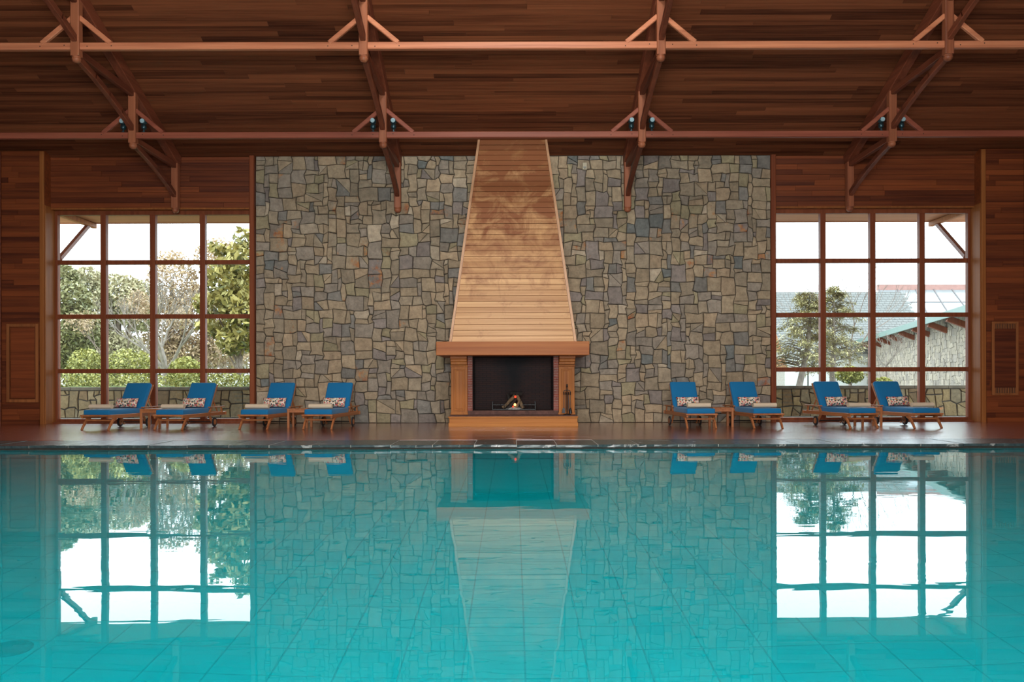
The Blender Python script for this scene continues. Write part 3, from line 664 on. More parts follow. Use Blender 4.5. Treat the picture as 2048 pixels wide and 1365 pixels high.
# brick jambs
for x0, x1 in ((-.972, -.868), (.868, .977)):
    core = fb('brick_jamb', M['mortar_pale'], x0+.004, x1-.004, 17.70, 18.60, .315, 1.477, bev=0)
    z = .318
    while z < 1.44:
        box('brick', M['brick'], core, x0+.001, x1-.001, fy(17.69), fy(17.90), z, z+.027); z += .036
fbx = empty('firebox', (0, 0, 0)); fbx.parent = fp
mb = MB(); mb.box(-.98, .98, fy(18.55), fy(18.65), .31, 1.477); mb.build('back_wall', M['firebox'], fbx)
for sg in (-1, 1):
    mb = MB(); xa, xb_ = sg*.866, sg*.855
    mb.add([(xa, fy(17.72), .31), (xb_, fy(18.56), .31), (xb_, fy(18.56), 1.477), (xa, fy(17.72), 1.477), (xa+sg*.02, fy(17.72), .31), (xb_+sg*.02, fy(18.56), .31), (xb_+sg*.02, fy(18.56), 1.477), (xa+sg*.02, fy(17.72), 1.477)],
           [(0, 1, 2, 3), (7, 6, 5, 4), (0, 4, 5, 1), (3, 2, 6, 7), (0, 3, 7, 4), (1, 5, 6, 2)])
    mb.build('side_wall', M['firebox'], fbx)
fb('smoke_shelf', M['iron'], -.98, .98, 17.66, 18.66, 1.475, 1.50)
# dark cross bars of the grille in front of the fire opening
MB().beam((-.868, fy(17.73), .33), (-.868, fy(17.73), 1.47), .014, .02).build('screen_rail', M['iron'], fp)
MB().beam((.868, fy(17.73), .33), (.868, fy(17.73), 1.47), .014, .02).build('screen_rail', M['iron'], fp)
# mantel
fb('mantel', M['mantel'], -1.561, 1.554, 16.76, 18.70, 1.477, 1.756, bev=.010)
# hood
hd = MB()
A0 = (1.31, 16.95, 1.756); A1 = (.766, 18.24, 6.285)
def hoodpt(s_, t_, dn=0):      # s -1..1 across, t 0..1 up the slope
    hw = A0[0]+(A1[0]-A0[0])*t_; y = A0[1]+(A1[1]-A0[1])*t_; z = A0[2]+(A1[2]-A0[2])*t_
    l = math.hypot(A1[1]-A0[1], A1[2]-A0[2]); ny, nz = -(A1[2]-A0[2])/l, (A1[1]-A0[1])/l
    return (hw*s_, fy(y)+ny*dn, z+nz*dn)
c = [hoodpt(-.99, 0, -.03), hoodpt(.99, 0, -.03), hoodpt(.99, 1, -.03), hoodpt(-.99, 1, -.03), (-1.25, fy(18.71), 1.756), (1.25, fy(18.71), 1.756), (.72, fy(18.71), 6.08), (-.72, fy(18.71), 6.08)]
hd.add(c, [(0, 1, 2, 3), (1, 5, 6, 2), (5, 4, 7, 6), (4, 0, 3, 7), (0, 4, 5, 1), (3, 2, 6, 7)])
hood = hd.build('hood', M['hood_trim'], fp); hood['label'] = 'tall tapering hood of pale stained boards, shade painted in towards the top'
nb = 37
for k in range(nb):
    t0, t1 = k/nb, (k+1)/nb; e = .0007; s0 = .958-.028*t0
    rr = rng.uniform(0, .002)
    c8 = [hoodpt(-s0, t0+e, -.03), hoodpt(s0, t0+e, -.03), hoodpt(s0, t0+e, .004+rr), hoodpt(-s0, t0+e, .004+rr),
          hoodpt(-s0, t1-e*1.6, -.03), hoodpt(s0, t1-e*1.6, -.03), hoodpt(s0, t1-e*1.6, -.004+rr), hoodpt(-s0, t1-e*1.6, -.004+rr)]
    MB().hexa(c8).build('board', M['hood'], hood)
for sg in (-1, 1):
    a0, a1 = .962, 1.0; b0, b1 = .934, 1.0
    c8 = [hoodpt(sg*a0, 0, -.04), hoodpt(sg*a1, 0, -.04), hoodpt(sg*a1, 0, .016), hoodpt(sg*a0, 0, .016), hoodpt(sg*b0, 1, -.04), hoodpt(sg*b1, 1, -.04), hoodpt(sg*b1, 1, .016), hoodpt(sg*b0, 1, .016)]
    MB().hexa(c8).build('edge_trim', M['hood_trim'], hood)

# grate, logs, embers, tools
gr = empty('fire_grate', (.02, 17.95, .312)); tag(gr, 'low black iron basket grate holding the burning logs in the fireplace', 'grate')
for y in (-.16, .16):
    MB().tube([(-.46, y, .02), (.46, y, .02)], .012, 6).build('rail', M['iron'], gr)
for y in (-.16, .16):
    for sg in (-1, 1):
        MB().tube([(sg*.46, y, 0), (sg*.46, y, .19)], .011, 6).build('post', M['iron'], gr)
        MB().tube([(sg*.46, y, .12), (sg*.16, y, .12)], .007, 6).build('rail', M['iron'], gr)
for k in range(12):
    x = -.46+.92*k/11
    MB().tube([(x, -.17, .02), (x, .17, .02)], .007, 5).build('bar', M['iron'], gr)
    if abs(x) > .15: MB().tube([(x, -.16, .02), (x, -.16, .17)], .006, 5).build('upright', M['iron'], gr)
def log(p0, p1, r, mat, lab, seed):
    rg = random.Random(seed); p0 = Vector(p0); p1 = Vector(p1); n_ = 9
    pts = [p0.lerp(p1, k/5)+Vector((rg.uniform(-1, 1), rg.uniform(-1, 1), rg.uniform(-1, 1)))*r*.12 for k in range(6)]
    o = MB().tube(pts, [r*rg.uniform(.85, 1.08) for _ in pts], n_).build('log', mat)
    tag(o, lab, 'log', 'logs burning in the grate'); return o
gx, gyy, gz = .02, 17.95, .36
log((gx-.24, gyy-.05, gz), (gx+.02, gyy+.02, gz+.27), .038, M['log'], 'pale split log leaning from the left in the grate', 1)
log((gx+.20, gyy-.04, gz), (gx+.06, gyy+.04, gz+.28), .042, M['log'], 'split log leaning from the right in the grate', 2)
log((gx-.13, gyy-.10, gz), (gx+.05, gyy-.03, gz+.20), .030, M['charred'], 'thin charred log leaning in the middle of the fire', 3)
log((gx-.08, gyy+.02, gz+.33), (gx+.17, gyy+.05, gz+.31), .045, M['charred'], 'short blackened log lying across the top of the fire', 4)
log((gx-.2, gyy+.08, gz+.0), (gx+.2, gyy+.09, gz+.02), .045, M['charred'], 'charred log lying flat at the back of the grate', 5)
log((gx-.06, gyy+.10, gz+.02), (gx-.14, gyy+.12, gz+.30), .034, M['charred'], 'charred log standing at the back left of the fire', 6)
log((gx+.05, gyy-.11, gz), (gx+.13, gyy-.02, gz+.19), .028, M['log'], 'thin pale log leaning at the front right of the fire', 7)
o = MB().lathe([(0, 0), (.2, .0), (.14, .03), (.05, .055), (0, .06)], (gx, gyy-.02, .335), 14).build('ash_bed', M['ash']); tag(o, 'small heap of pale ash under the logs', 'ash', kind='stuff')
for px, pz, r, mt, lb in ((.02, .10, .030, 'flame', 'bright orange ember low in the middle of the fire'), (.03, .27, .026, 'ember', 'red glowing ember high between the logs'), (-.02, .06, .018, 'ember', 'small red ember near the ash')):
    o = MB().lathe([(0, -r), (r*.8, -r*.6), (r, 0), (r*.7, r*.8), (0, r*1.3)], (gx+px, gyy-.13, .335+pz), 8).build('ember', M[mt], smooth=True); tag(o, lb, 'ember', 'embers of the fire')
tx, ty_, _ = at(1134, 826, 17.36)
ts = empty('fireplace_tool_set', (tx, 17.36, .232)); tag(ts, 'black iron fire tool set standing in front of the right pilaster', 'fire tools')
MB().lathe([(0, 0), (.085, 0), (.085, .012), (.03, .03), (0, .03)], (0, 0, 0), 16).build('base', M['iron'], ts)
MB().tube([(0, 0, .02), (0, 0, .60)], .009, 8).build('pole', M['iron'], ts)
MB().lathe([(0, .58), (.016, .59), (.02, .61), (.012, .625), (.018, .64), (0, .655)], (0, 0, 0), 10).build('finial', M['iron'], ts, smooth=True)
MB().tube([(-.075, 0, .47), (-.06, 0, .51), (0, 0, .53), (.06, 0, .51), (.075, 0, .47)], .008, 6).build('hanger', M['iron'], ts)
for sx, nm in ((-.07, 'shovel'), (-.028, 'poker'), (.03, 'tongs'), (.07, 'brush')):
    mb = MB(); mb.tube([(sx, -.02, .10), (sx*.95, -.015, .46)], .006, 6); mb.lathe([(0, 0), (.013, .01), (.011, .06), (0, .07)], (sx*.95, -.015, .42), 8)
    if nm == 'shovel': mb.hexa([(sx-.04, -.03, .04), (sx+.03, -.03, .04), (sx+.03, -.015, .04), (sx-.04, -.015, .04), (sx-.025, -.025, .15), (sx+.02, -.025, .15), (sx+.02, -.015, .15), (sx-.025, -.015, .15)])
    if nm == 'brush': mb.lathe([(.035, .03), (.03, .09), (.012, .15), (0, .16)], (sx, -.02, 0), 10)
    if nm == 'tongs': mb.tube([(sx, -.02, .42), (sx+.012, -.02, .2), (sx+.004, -.02, .08)], .005, 6)
    mb.build(nm, M['iron'], ts)

# ================================================================= LOUNGERS
def rbox(w, d, h, r, seg=3, puff=0.0):
    bm = bmesh.new(); bmesh.ops.create_cube(bm, size=1)
    for v in bm.verts: v.co = Vector((v.co.x*w, v.co.y*d, v.co.z*h))
    bmesh.ops.bevel(bm, geom=list(bm.edges), offset=r, segments=seg, affect='EDGES', profile=.5)
    bmesh.ops.subdivide_edges(bm, edges=[e for e in bm.edges if e.calc_length() > .15], cuts=3, use_grid_fill=True)
    for v in bm.verts:
        a = max(0, 1-(2*v.co.x/w)**2)*max(0, 1-(2*v.co.y/d)**2); v.co.z += puff*a*(1 if v.co.z > 0 else -.2)
    me = bpy.data.meshes.new('m'); bm.to_mesh(me); bm.free(); me.shade_smooth(); return me
def obj_me(name, me, mat, parent, loc=(0, 0, 0), rot=(0, 0, 0)):
    me.materials.clear(); me.materials.append(mat); o = bpy.data.objects.new(name, me); C.objects.link(o); o.parent = parent; o.location = loc; o.rotation_euler = rot; return o
def make_lounger():
    t = empty('sun_lounger')
    for sg in (-1, 1):
        x = sg*.285
        MB().beam((x, .02, .265), (x, 1.90, .265), .035, .075, ch=.006).build('side_rail', M['teak'], t)
        # curved, splayed front leg
        mb = MB(); pts = [(x, .26, .24), (x, .17, .20), (x, .08, .10), (x, .01, .0)]
        for p0, p1, w_ in zip(pts, pts[1:], (.07, .055, .045)): mb.beam(p0, p1, .035, w_, up=(0, 1, .5), ch=.006)
        mb.build('leg', M['teak_z'], t)
        MB().beam((x*.93, 1.18, .25), (x*.93, 1.36, .06), .03, .055, up=(0, 1, .4), ch=.006).build('rear_leg', M['teak_z'], t)
        wl = MB().lathe([(.03, -.014), (.088, -.016), (.10, -.010), (.10, .010), (.088, .016), (.03, .014)], (x+sg*.04, 1.30, .10), 22, 'X').build('wheel', M['rubber'], t)
        MB().lathe([(0, -.022), (.05, -.018), (.06, -.017), (.06, .017), (.05, .018), (0, .022)], (x+sg*.04, 1.30, .10), 18, 'X').build('hub', M['teak_z'], wl)
        # arm rail beside the head end
        MB().beam((x+sg*.02, 1.10, .415), (x+sg*.02, 1.78, .415), .045, .022, ch=.004).build('arm_rail', M['teak'], t)
        MB().beam((x+sg*.015, 1.12, .30), (x+sg*.015, 1.22, .41), .025, .05, up=(0, 1, 0), ch=.004).build('arm_support', M['teak'], t)
        MB().beam((x+sg*.015, 1.70, .29), (x+sg*.015, 1.66, .41), .025, .05, up=(0, 1, 0), ch=.004).build('arm_support', M['teak'], t)
    MB().tube([(-.33, 1.30, .10), (.33, 1.30, .10)], .011, 8).build('axle', M['iron'], t)
    MB().beam((-.315, .02, .285), (.315, .02, .285), .045, .035, ch=.006).build('foot_rail', M['teak'], t)
    MB().beam((-.31, 1.89, .265), (.31, 1.89, .265), .035, .07, ch=.006).build('head_rail', M['teak'], t)
    MB().beam((-.275, .14, .19), (.275, .14, .19), .03, .03, ch=.006).build('stretcher', M['teak'], t)
    for k in range(10): MB().box(-.28, .28, .10+k*.11, .16+k*.11, .272, .286).build('slat', M['teak'], t)
    # reclined back frame
    yb, zb, yt, zt = 1.16, .30, 1.52, .90
    for sg in (-1, 1): MB().beam((sg*.25, yb+.06, zb), (sg*.25, yt+.07, zt-.02), .03, .035, ch=.005).build('back_stile', M['teak'], t)
    for k in range(6):
        q = (k+.5)/6; MB().beam((-.25, yb+.06+(yt-yb)*q, zb+(zt-zb-.02)*q), (.25, yb+.06+(yt-yb)*q, zb+(zt-zb-.02)*q), .02, .05, up=(0, -.5, .8), ch=.004).build('back_slat', M['teak'], t)
    for sg in (-1, 1): MB().beam((sg*.21, 1.42, .62), (sg*.21, 1.68, .30), .022, .03, ch=.004).build('prop', M['teak'], t)
    obj_me('seat_cushion', rbox(.565, 1.13, .112, .026, puff=.006), M['blue'], t, (0, .615, .345))
    a = math.atan2(yt-yb, zt-zb); Lb = math.hypot(yt-yb, zt-zb)
    obj_me('back_cushion', rbox(.555, .10, .66, .035), M['blue'], t, (0, 1.335, .63), (-a, 0, 0))
    return t
first = None
LG = [(-8.22, 8.5, 'leftmost sun lounger, teak with blue cushions, in front of the left window'),
      (-6.78, 6, 'second sun lounger from the left, blue cushions, in front of the left window'),
      (-5.11, 7, 'blue cushioned lounger where the left window meets the stone wall, taller back'),
      (-3.85, 6, 'blue cushioned lounger before the stone wall, nearest the fireplace on the left'),
      (3.71, 3, 'blue cushioned lounger before the stone wall, nearest the fireplace on the right'),
      (5.02, 4.5, 'blue cushioned lounger where the stone wall meets the right window'),
      (6.90, 8, 'second sun lounger from the right, blue cushions, in front of the right window'),
      (8.16, 7, 'rightmost sun lounger, teak with blue cushions, in front of the right window')]
side = ['on the leftmost lounger', 'on the second lounger from the left', 'on the lounger at the left edge of the stone wall', 'on the lounger just left of the fireplace',
        'on the lounger just right of the fireplace', 'on the lounger at the right edge of the stone wall', 'on the second lounger from the right', 'on the rightmost lounger']
def pillow_me():
    nx, nz = 22, 12; vs = []; fs = []
    for sg in (-1, 1):
        for i in range(nx+1):
            for k in range(nz+1):
                u = -1+2*i/nx; v = -1+2*k/nz; e = (max(0, 1-u**4)*max(0, 1-v**4))**.55
                vs.append((u*.25*(1-.05*(1-v*v)), sg*.062*e+.004*math.sin(9*u+3*v)*e, v*.108*(1-.08*(1-u*u))))
    m_ = (nx+1)*(nz+1)
    for i in range(nx):
        for k in range(nz):
            a = i*(nz+1)+k; fs += [(a, a+1, a+nz+2, a+nz+1), (m_+a, m_+a+nz+1, m_+a+nz+2, m_+a+1)]
    bm = bmesh.new(); bv = [bm.verts.new(v) for v in vs]
    for f in fs: bm.faces.new([bv[i] for i in f])
    bmesh.ops.remove_doubles(bm, verts=bm.verts, dist=1e-5)
    me = bpy.data.meshes.new('m'); bm.to_mesh(me); bm.free(); me.shade_smooth(); return me
def towel_mb():
    mb = MB(); n_ = 54; turns = 2.6; th = .017; ro = .054; prof_o = []; prof_i = []
    for k in range(n_+1):
        q = k/n_; an = q*turns*2*math.pi; r_ = ro*(1-q*.86); prof_o.append((r_*math.cos(an)*1.15, r_*math.sin(an))); r2 = max(.002, r_-th*.85); prof_i.append((r2*math.cos(an)*1.15, r2*math.sin(an)))
    L = .235; vs = []
    for xx in (-L, L):
        vs += [(xx, a, b_) for a, b_ in prof_o]+[(xx, a, b_) for a, b_ in prof_i]
    m_ = n_+1; fs = []
    for k in range(n_):
        fs += [(k, k+1, 2*m_+k+1, 2*m_+k), (m_+k+1, m_+k, 3*m_+k, 3*m_+k+1), (k+1, k, m_+k, m_+k+1), (2*m_+k, 2*m_+k+1, 3*m_+k+1, 3*m_+k)]
    fs += [(0, 2*m_, 3*m_, m_), (n_, m_+n_, 3*m_+n_, 2*m_+n_)]
    mb.add(vs, fs); return mb
pme = pillow_me(); pme.materials.append(M['floral']); tw = None
for k, (x, yaw, lab) in enumerate(LG):
    sg = -1 if x < 0 else 1
    if first is None: first = make_lounger(); t_ = first
    else: t_ = copy_tree(first)
    rz = R(yaw)*sg; t_.location = (x, 16.2, 0); t_.rotation_euler = (0, 0, rz)
    tag(t_, lab, 'sun lounger', 'sun loungers along the back of the deck')
    m4 = Matrix.Translation((x, 16.2, 0)) @ Matrix.Rotation(rz, 4, 'Z')
    p = bpy.data.objects.new('lumbar_pillow', pme); C.objects.link(p); q = m4 @ Vector((.0, 1.03, .512)); p.location = q; p.rotation_euler = (R(-26), 0, rz+R(rng.uniform(-4, 4)))
    tag(p, 'floral print lumbar pillow '+side[k], 'pillow', 'floral pillows on the loungers')
    if tw is None: tw = towel_mb().build('rolled_towel', M['towel']); tt = tw
    else: tt = tw.copy(); C.objects.link(tt)
    tt.location = m4 @ Vector((-.0+sg*-.01, .19+.0*rng.random(), .403+.054)); tt.rotation_euler = (0, 0, rz+R(rng.uniform(-3, 3)))
    tag(tt, 'beige rolled towel '+side[k], 'towel', 'rolled towels on the loungers')

def make_table():
    t = empty('side_table')
    w_ = .215
    for k in range(5): MB().box(-w_+k*.086+.002, -w_+(k+1)*.086-.002, -w_, w_, .375, .395).build('top_slat', M['teak'], t, bev=.003)
    for y in (-w_+.03, w_-.03): MB().box(-w_+.02, w_-.02, y-.01, y+.01, .315, .375).build('apron', M['teak'], t)
    for x in (-w_+.03, w_-.03): MB().box(x-.01, x+.01, -w_+.02, w_-.02, .315, .375).build('apron', M['teak'], t)
    for x in (-w_+.025, w_-.025):
        for y in (-w_+.025, w_-.025): MB().beam((x, y, 0), (x, y, .375), .045, .045, up=(0, 1, 0), ch=.004).build('leg', M['teak_z'], t)
    return t
first = None
for x, lab in ((-7.44, 'small teak side table between the two leftmost loungers'), (-4.42, 'small teak side table between the two loungers left of the fireplace'),
               (4.31, 'small teak side table between the two loungers right of the fireplace'), (7.36, 'small teak side table between the two rightmost loungers')):
    if first is None: first = make_table(); t_ = first
    else: t_ = copy_tree(first)
    t_.location = (x, 17.12, 0); tag(t_, lab, 'side table', 'teak side tables')

# ================================================================= OUTSIDE
g = struct(MB().box(-80, 80, 19.1, 22.0, -.4, -.03).build('ground', M['patio']), 'pale paving strip outside the windows', 'ground')
g = struct(MB().box(-80, 80, 22.4, 150, -.4, -.02).build('ground', M['ground']), 'pale open ground beyond the garden wall', 'ground')
g = struct(MB().box(-80, -3, 24.2, 90, -.3, .02).build('lawn', M['lawn']), 'lawn beyond the hedge outside the left window', 'ground')
gw = struct(MB().box(-15, 15, 22.05, 22.38, -.03, .73).build('garden_wall', M['mortar']), 'low garden wall of tan stones with a flat cap outside the windows', 'wall')
OSZ = [((2, 2), 5), ((3, 2), 5), ((2, 3), 5), ((3, 3), 4), ((1, 2), 2), ((4, 2), 2), ((2, 4), 2)]
PALS = PAL[:]
PAL[:] = [((0.40, 0.28, 0.135), 30), ((0.33, 0.23, 0.115), 22), ((0.32, 0.25, 0.15), 16), ((0.45, 0.33, 0.18), 12), ((0.28, 0.18, 0.09), 10)]
stone_wall(gw, -13.8, -6.3, -.02, .72, 22.03, 22.06, random.Random(3), .115, OSZ, .045, M['stone_out'], gap=.014, cap=140)
stone_wall(gw, 6.3, 13.8, -.02, .72, 22.03, 22.06, random.Random(4), .115, OSZ, .045, M['stone_out'], gap=.014, cap=140)
x = -15
while x < 15:
    L = rng.uniform(.8, 1.3); xe = min(15, x+L); box('cap_stone', M['cap'], gw, x+.004, xe-.004, 22.0, 22.42, .72, .80, bev=.008); x = xe
# eaves
for sgn, sd in ((-1, 'left'), (1, 'right')):
    e = empty('roof_eave', (sgn*8.2, 19.1, 4.93)); tag(e, 'timber boarded roof eave with a diagonal strut outside the %s window' % sd, 'eave', 'eaves outside the windows')
    for k in range(11): box('soffit_board', M['soffit'], e, -3.6, 3.6, .02+k*.14, .02+k*.14+.136, 0, .02)
    box('fascia', M['soffit'], e, -3.6, 3.6, 1.56, 1.60, -.02, .25, bev=.004)
    lx = sgn*(10.5-8.2)
    MB().beam((lx, .02, -1.12), (lx, 1.40, -.04), .09, .11).build('strut', M['beam'], e)
    MB().beam((lx, .0, -.07), (lx, 1.62, -.07), .12, .12).build('outrigger', M['jamb'], e)

# ---- plants
def leaves(mb, c, rad, n_, size, rg, shell=.55, droop=0, up=0.25):
    for _ in range(n_):
        while True:
            p = Vector((rg.uniform(-1, 1), rg.uniform(-1, 1), rg.uniform(-1, 1)))
            if p.length <= 1 and (p.length > shell or rg.random() < .3): break
        q = Vector((c[0]+p.x*rad[0], c[1]+p.y*rad[1], c[2]+p.z*rad[2]))
        a = Vector((rg.uniform(-1, 1), rg.uniform(-1, 1), rg.uniform(-1, 1)-droop)).normalized(); b_ = a.cross(Vector((rg.uniform(-1, 1), rg.uniform(-1, 1), rg.uniform(-1, 1)))).normalized()
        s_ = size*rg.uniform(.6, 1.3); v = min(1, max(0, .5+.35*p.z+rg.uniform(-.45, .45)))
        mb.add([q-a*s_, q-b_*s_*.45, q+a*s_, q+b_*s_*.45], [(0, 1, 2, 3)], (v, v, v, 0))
def branches(mb, p, d, L, r, depth, rg, spread=.6, upb=.15, tips=None, n_=5):
    p1 = p+d*L*.5+Vector((rg.uniform(-1, 1), rg.uniform(-1, 1), rg.uniform(-1, 1)))*L*.06; p2 = p1+(d+Vector((rg.uniform(-1, 1), rg.uniform(-1, 1), rg.uniform(-.5, 1)))*.15).normalized()*L*.5
    mb.tube([p, p1, p2], [r, r*.85, r*.68], n_ if depth > 3 else 3, cap=False)
    if depth == 0:
        if tips is not None: tips.append(p2)
        return
    for _ in range(rg.choice((2, 3, 3))):
        dd = (d+Vector((rg.uniform(-1, 1), rg.uniform(-1, 1), rg.uniform(-.6, 1)+upb))*spread).normalized()
        branches(mb, p2, dd, L*rg.uniform(.62, .85), r*.6, depth-1, rg, spread, upb, tips, n_)
def leafy(name, lab, cat, base, blobs, n_, size, mat, seed, trunk=None, bark='bark', group=None, droop=0):
    rg = random.Random(seed); t = empty(name, base); tag(t, lab, cat, group)
    mb = MB()
    vol = [b_[3]*b_[4]*b_[5] for b_ in blobs]; tot = sum(v**(2/3) for v in vol)
    for b_, v in zip(blobs, vol):
        leaves(mb, (b_[0]-base[0], b_[1]-base[1], b_[2]-base[2]), b_[3:6], int(n_*v**(2/3)/tot), size, rg, droop=droop)
    o = mb.build('foliage', mat, t)
    tb = MB(); top = blobs[0]
    h = (top[2]-base[2])
    tb.tube([(0, 0, 0), (rg.uniform(-.1, .1), 0, h*.4), (top[0]-base[0], top[1]-base[1], h)], [trunk or .1, (trunk or .1)*.8, (trunk or .1)*.4], 8)
    for b_ in blobs[1:]:
        tb.tube([(rg.uniform(-.05, .05), 0, h*.35), ((b_[0]-base[0])*.6, (b_[1]-base[1])*.6, (b_[2]-base[2])*.8), (b_[0]-base[0], b_[1]-base[1], b_[2]-base[2])], [(trunk or .1)*.5, (trunk or .1)*.35, .02], 6)
    tb.build('trunk', M[bark], t); return t
def A(px, py, Y): return at(px, py, Y)
# hedge behind the garden wall
hg = empty('hedge', (-10, 23.2, -.02)); tag(hg, 'bright yellow green clipped hedge right behind the garden wall, left window', 'hedge')
mb = MB(); rgh = random.Random(77)
for k in range(30):
    x = -14.6+k*.29; leaves(mb, (x+10, rgh.uniform(-.1, .2), rgh.uniform(.66, .74)+.02), (.35, .42, rgh.uniform(.46, .56)), 420, .05, rgh, shell=.75)
mb.build('foliage', M['leaf_hedge'], hg)
MB().box(-4.7, 4.3, -.2, .4, 0, .85).build('inner_growth', M['lawn'], hg, bev=.1)
# rounded shrubs
for k, (px, py, Y, rx, rz, lb) in enumerate(((172, 742, 25.5, .55, .75, 'rounded yellow green shrub in the first pane column of the left window'), (258, 742, 25.5, .85, .72, 'rounded yellow green shrub in the second pane column of the left window'),
                                        (372, 748, 25.6, .55, .55, 'low yellow green shrub right of the bare pale tree'))):
    a = A(px, py, Y); leafy('garden_shrub', lb, 'shrub', (a[0], Y, -.0), [(a[0], Y, a[2]-.0, rx, .6, rz)], 2600, .055, M['leaf_hedge'], 100+k, .04, group='shrubs behind the hedge')
# evergreens, left to right
def blob(px, py, Y, rpx, rpy, dy=1.2):
    a = A(px, py, Y); return (a[0], Y, a[2], rpx*Y/F, dy, rpy*Y/F)
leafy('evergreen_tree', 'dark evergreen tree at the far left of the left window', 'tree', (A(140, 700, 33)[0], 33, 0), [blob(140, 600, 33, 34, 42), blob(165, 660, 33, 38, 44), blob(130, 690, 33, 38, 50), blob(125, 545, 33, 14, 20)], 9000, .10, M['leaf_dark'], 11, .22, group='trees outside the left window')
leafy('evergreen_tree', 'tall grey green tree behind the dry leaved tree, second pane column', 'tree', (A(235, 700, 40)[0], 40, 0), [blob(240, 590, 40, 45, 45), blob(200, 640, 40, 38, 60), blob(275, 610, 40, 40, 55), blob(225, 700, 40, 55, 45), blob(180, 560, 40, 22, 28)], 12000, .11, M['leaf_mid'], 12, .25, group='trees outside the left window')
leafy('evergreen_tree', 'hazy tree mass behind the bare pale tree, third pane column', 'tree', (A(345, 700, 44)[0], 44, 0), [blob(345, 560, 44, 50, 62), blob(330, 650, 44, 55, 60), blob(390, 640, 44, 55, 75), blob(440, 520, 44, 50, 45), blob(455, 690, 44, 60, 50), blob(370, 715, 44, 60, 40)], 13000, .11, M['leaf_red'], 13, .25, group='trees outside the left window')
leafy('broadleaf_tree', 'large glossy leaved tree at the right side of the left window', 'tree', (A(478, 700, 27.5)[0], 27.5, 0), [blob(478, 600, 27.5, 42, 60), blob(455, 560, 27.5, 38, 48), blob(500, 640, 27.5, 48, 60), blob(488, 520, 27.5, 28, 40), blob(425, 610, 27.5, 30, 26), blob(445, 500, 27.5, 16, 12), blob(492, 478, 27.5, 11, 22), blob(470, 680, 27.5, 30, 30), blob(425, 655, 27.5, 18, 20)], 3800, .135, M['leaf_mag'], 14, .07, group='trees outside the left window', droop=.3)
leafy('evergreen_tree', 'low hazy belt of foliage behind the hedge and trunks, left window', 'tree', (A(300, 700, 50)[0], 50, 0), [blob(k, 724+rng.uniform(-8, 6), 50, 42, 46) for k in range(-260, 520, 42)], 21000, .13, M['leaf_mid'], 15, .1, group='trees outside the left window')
# bare trees
def bare(name, lab, px, Y, h0, L, r, depth, seed, bark, leafm=None, nleaf=0, spread=.6, lean=0, lsz=.05, group='trees outside the left window', d0=(0, 0, 1)):
    rg = random.Random(seed); t = empty(name, (A(px, 700, Y)[0], Y, -.02)); tag(t, lab, 'tree', group)
    mb = MB(); tips = []
    mb.tube([(0, 0, 0), (lean*.5, 0, h0*.5), (lean, 0, h0)], [r*1.25, r, r*.95], 8)
    for q in range(4):
        an = q*math.pi/2+rg.uniform(-.4, .4); branches(mb, Vector((lean, 0, h0-.03)), Vector((math.cos(an)*.7, math.sin(an)*.4, rg.uniform(.5, 1.1))).normalized(), L, r*.6, depth, rg, spread, .25, tips)
    mb.build('branches', M[bark], t)
    if leafm:
        lb = MB()
        for _ in range(nleaf):
            q = rg.choice(tips)+Vector((rg.gauss(0, .12), rg.gauss(0, .12), rg.gauss(0, .12))); leaves(lb, q, (.02, .02, .02), 1, lsz, rg)
        lb.build('foliage', leafm, t)
    return t
bare('bare_tree', 'bare pale tree with forked trunk in the third pane column of the left window', 331, 30, 1.35, 1.05, .12, 5, 3, 'bark_pale')
bare('bare_tree', 'tree with sparse dry reddish leaves in the second pane column of the left window', 262, 32, 1.2, 1.05, .08, 4, 5, 'bark', M['leaf_red'], 2400, lsz=.055)
bare('bare_shrub', 'leafless silvery shrub under the glossy tree at the lower right of the left window', 482, 25, .5, .42, .035, 4, 8, 'bark_pale')
bare('bare_tree', 'thin leafless tree rising above the far roof in the right window', 1700, 40, 2.2, 1.5, .07, 4, 12, 'bark', None, 0, .45, group='trees outside the right window')
bare('bare_shrub', 'tangle of bare tan branches against the far stone wall in the right window', 1772, 38, 1.6, .55, .05, 4, 21, 'bark_pale', None, 0, .8, group='trees outside the right window')
# cedars
def cedar(lab, px, Y, top, lean, seed, n_l, w0, zlo):
    rg = random.Random(seed); a = A(px, 700, Y); t = empty('cedar_tree', (a[0], Y, -.02)); tag(t, lab, 'tree', 'cedars outside the right window')
    tb = MB(); tb.tube([(0, 0, 0), (lean*.5, 0, top*.5), (lean*.7, 0, top)], [.13, .09, .02], 8)
    fb_ = MB()
    for k in range(n_l):
        q = (k+.5)/n_l; z = zlo+(top-zlo)*q; L = w0*(1-q)**.7*rg.uniform(.6, 1.15)+.2; an = rg.uniform(0, 2*math.pi)
        x0 = lean*.5*z/top; dx, dy = math.cos(an), math.sin(an)
        pts = [Vector((x0, 0, z)), Vector((x0+dx*L*.5, dy*L*.5, z+.12)), Vector((x0+dx*L, dy*L, z-.05))]
        tb.tube(pts, [.022, .014, .006], 4, cap=False)
        for _ in range(190):
            s_ = rg.random()**.6; b_ = pts[0].lerp(pts[2], s_)+Vector((rg.gauss(0, .09), rg.gauss(0, .09), .1*math.sin(s_*3)+rg.gauss(-.03, .045)))
            d = Vector((dx+rg.uniform(-.9, .9), dy+rg.uniform(-.9, .9), rg.uniform(-.7, .3))).normalized()*rg.uniform(.05, .13); e = d.cross(Vector((0, 0, 1))).normalized()*.020
            v = min(1, max(0, .5+rg.uniform(-.5, .5))); fb_.add([b_-e, b_+e, b_+d+e*.4, b_+d-e*.4], [(0, 1, 2, 3)], (v, v, v, 0))
    tb.build('trunk', M['bark_pale'], t); fb_.build('foliage', M['needle'], t)
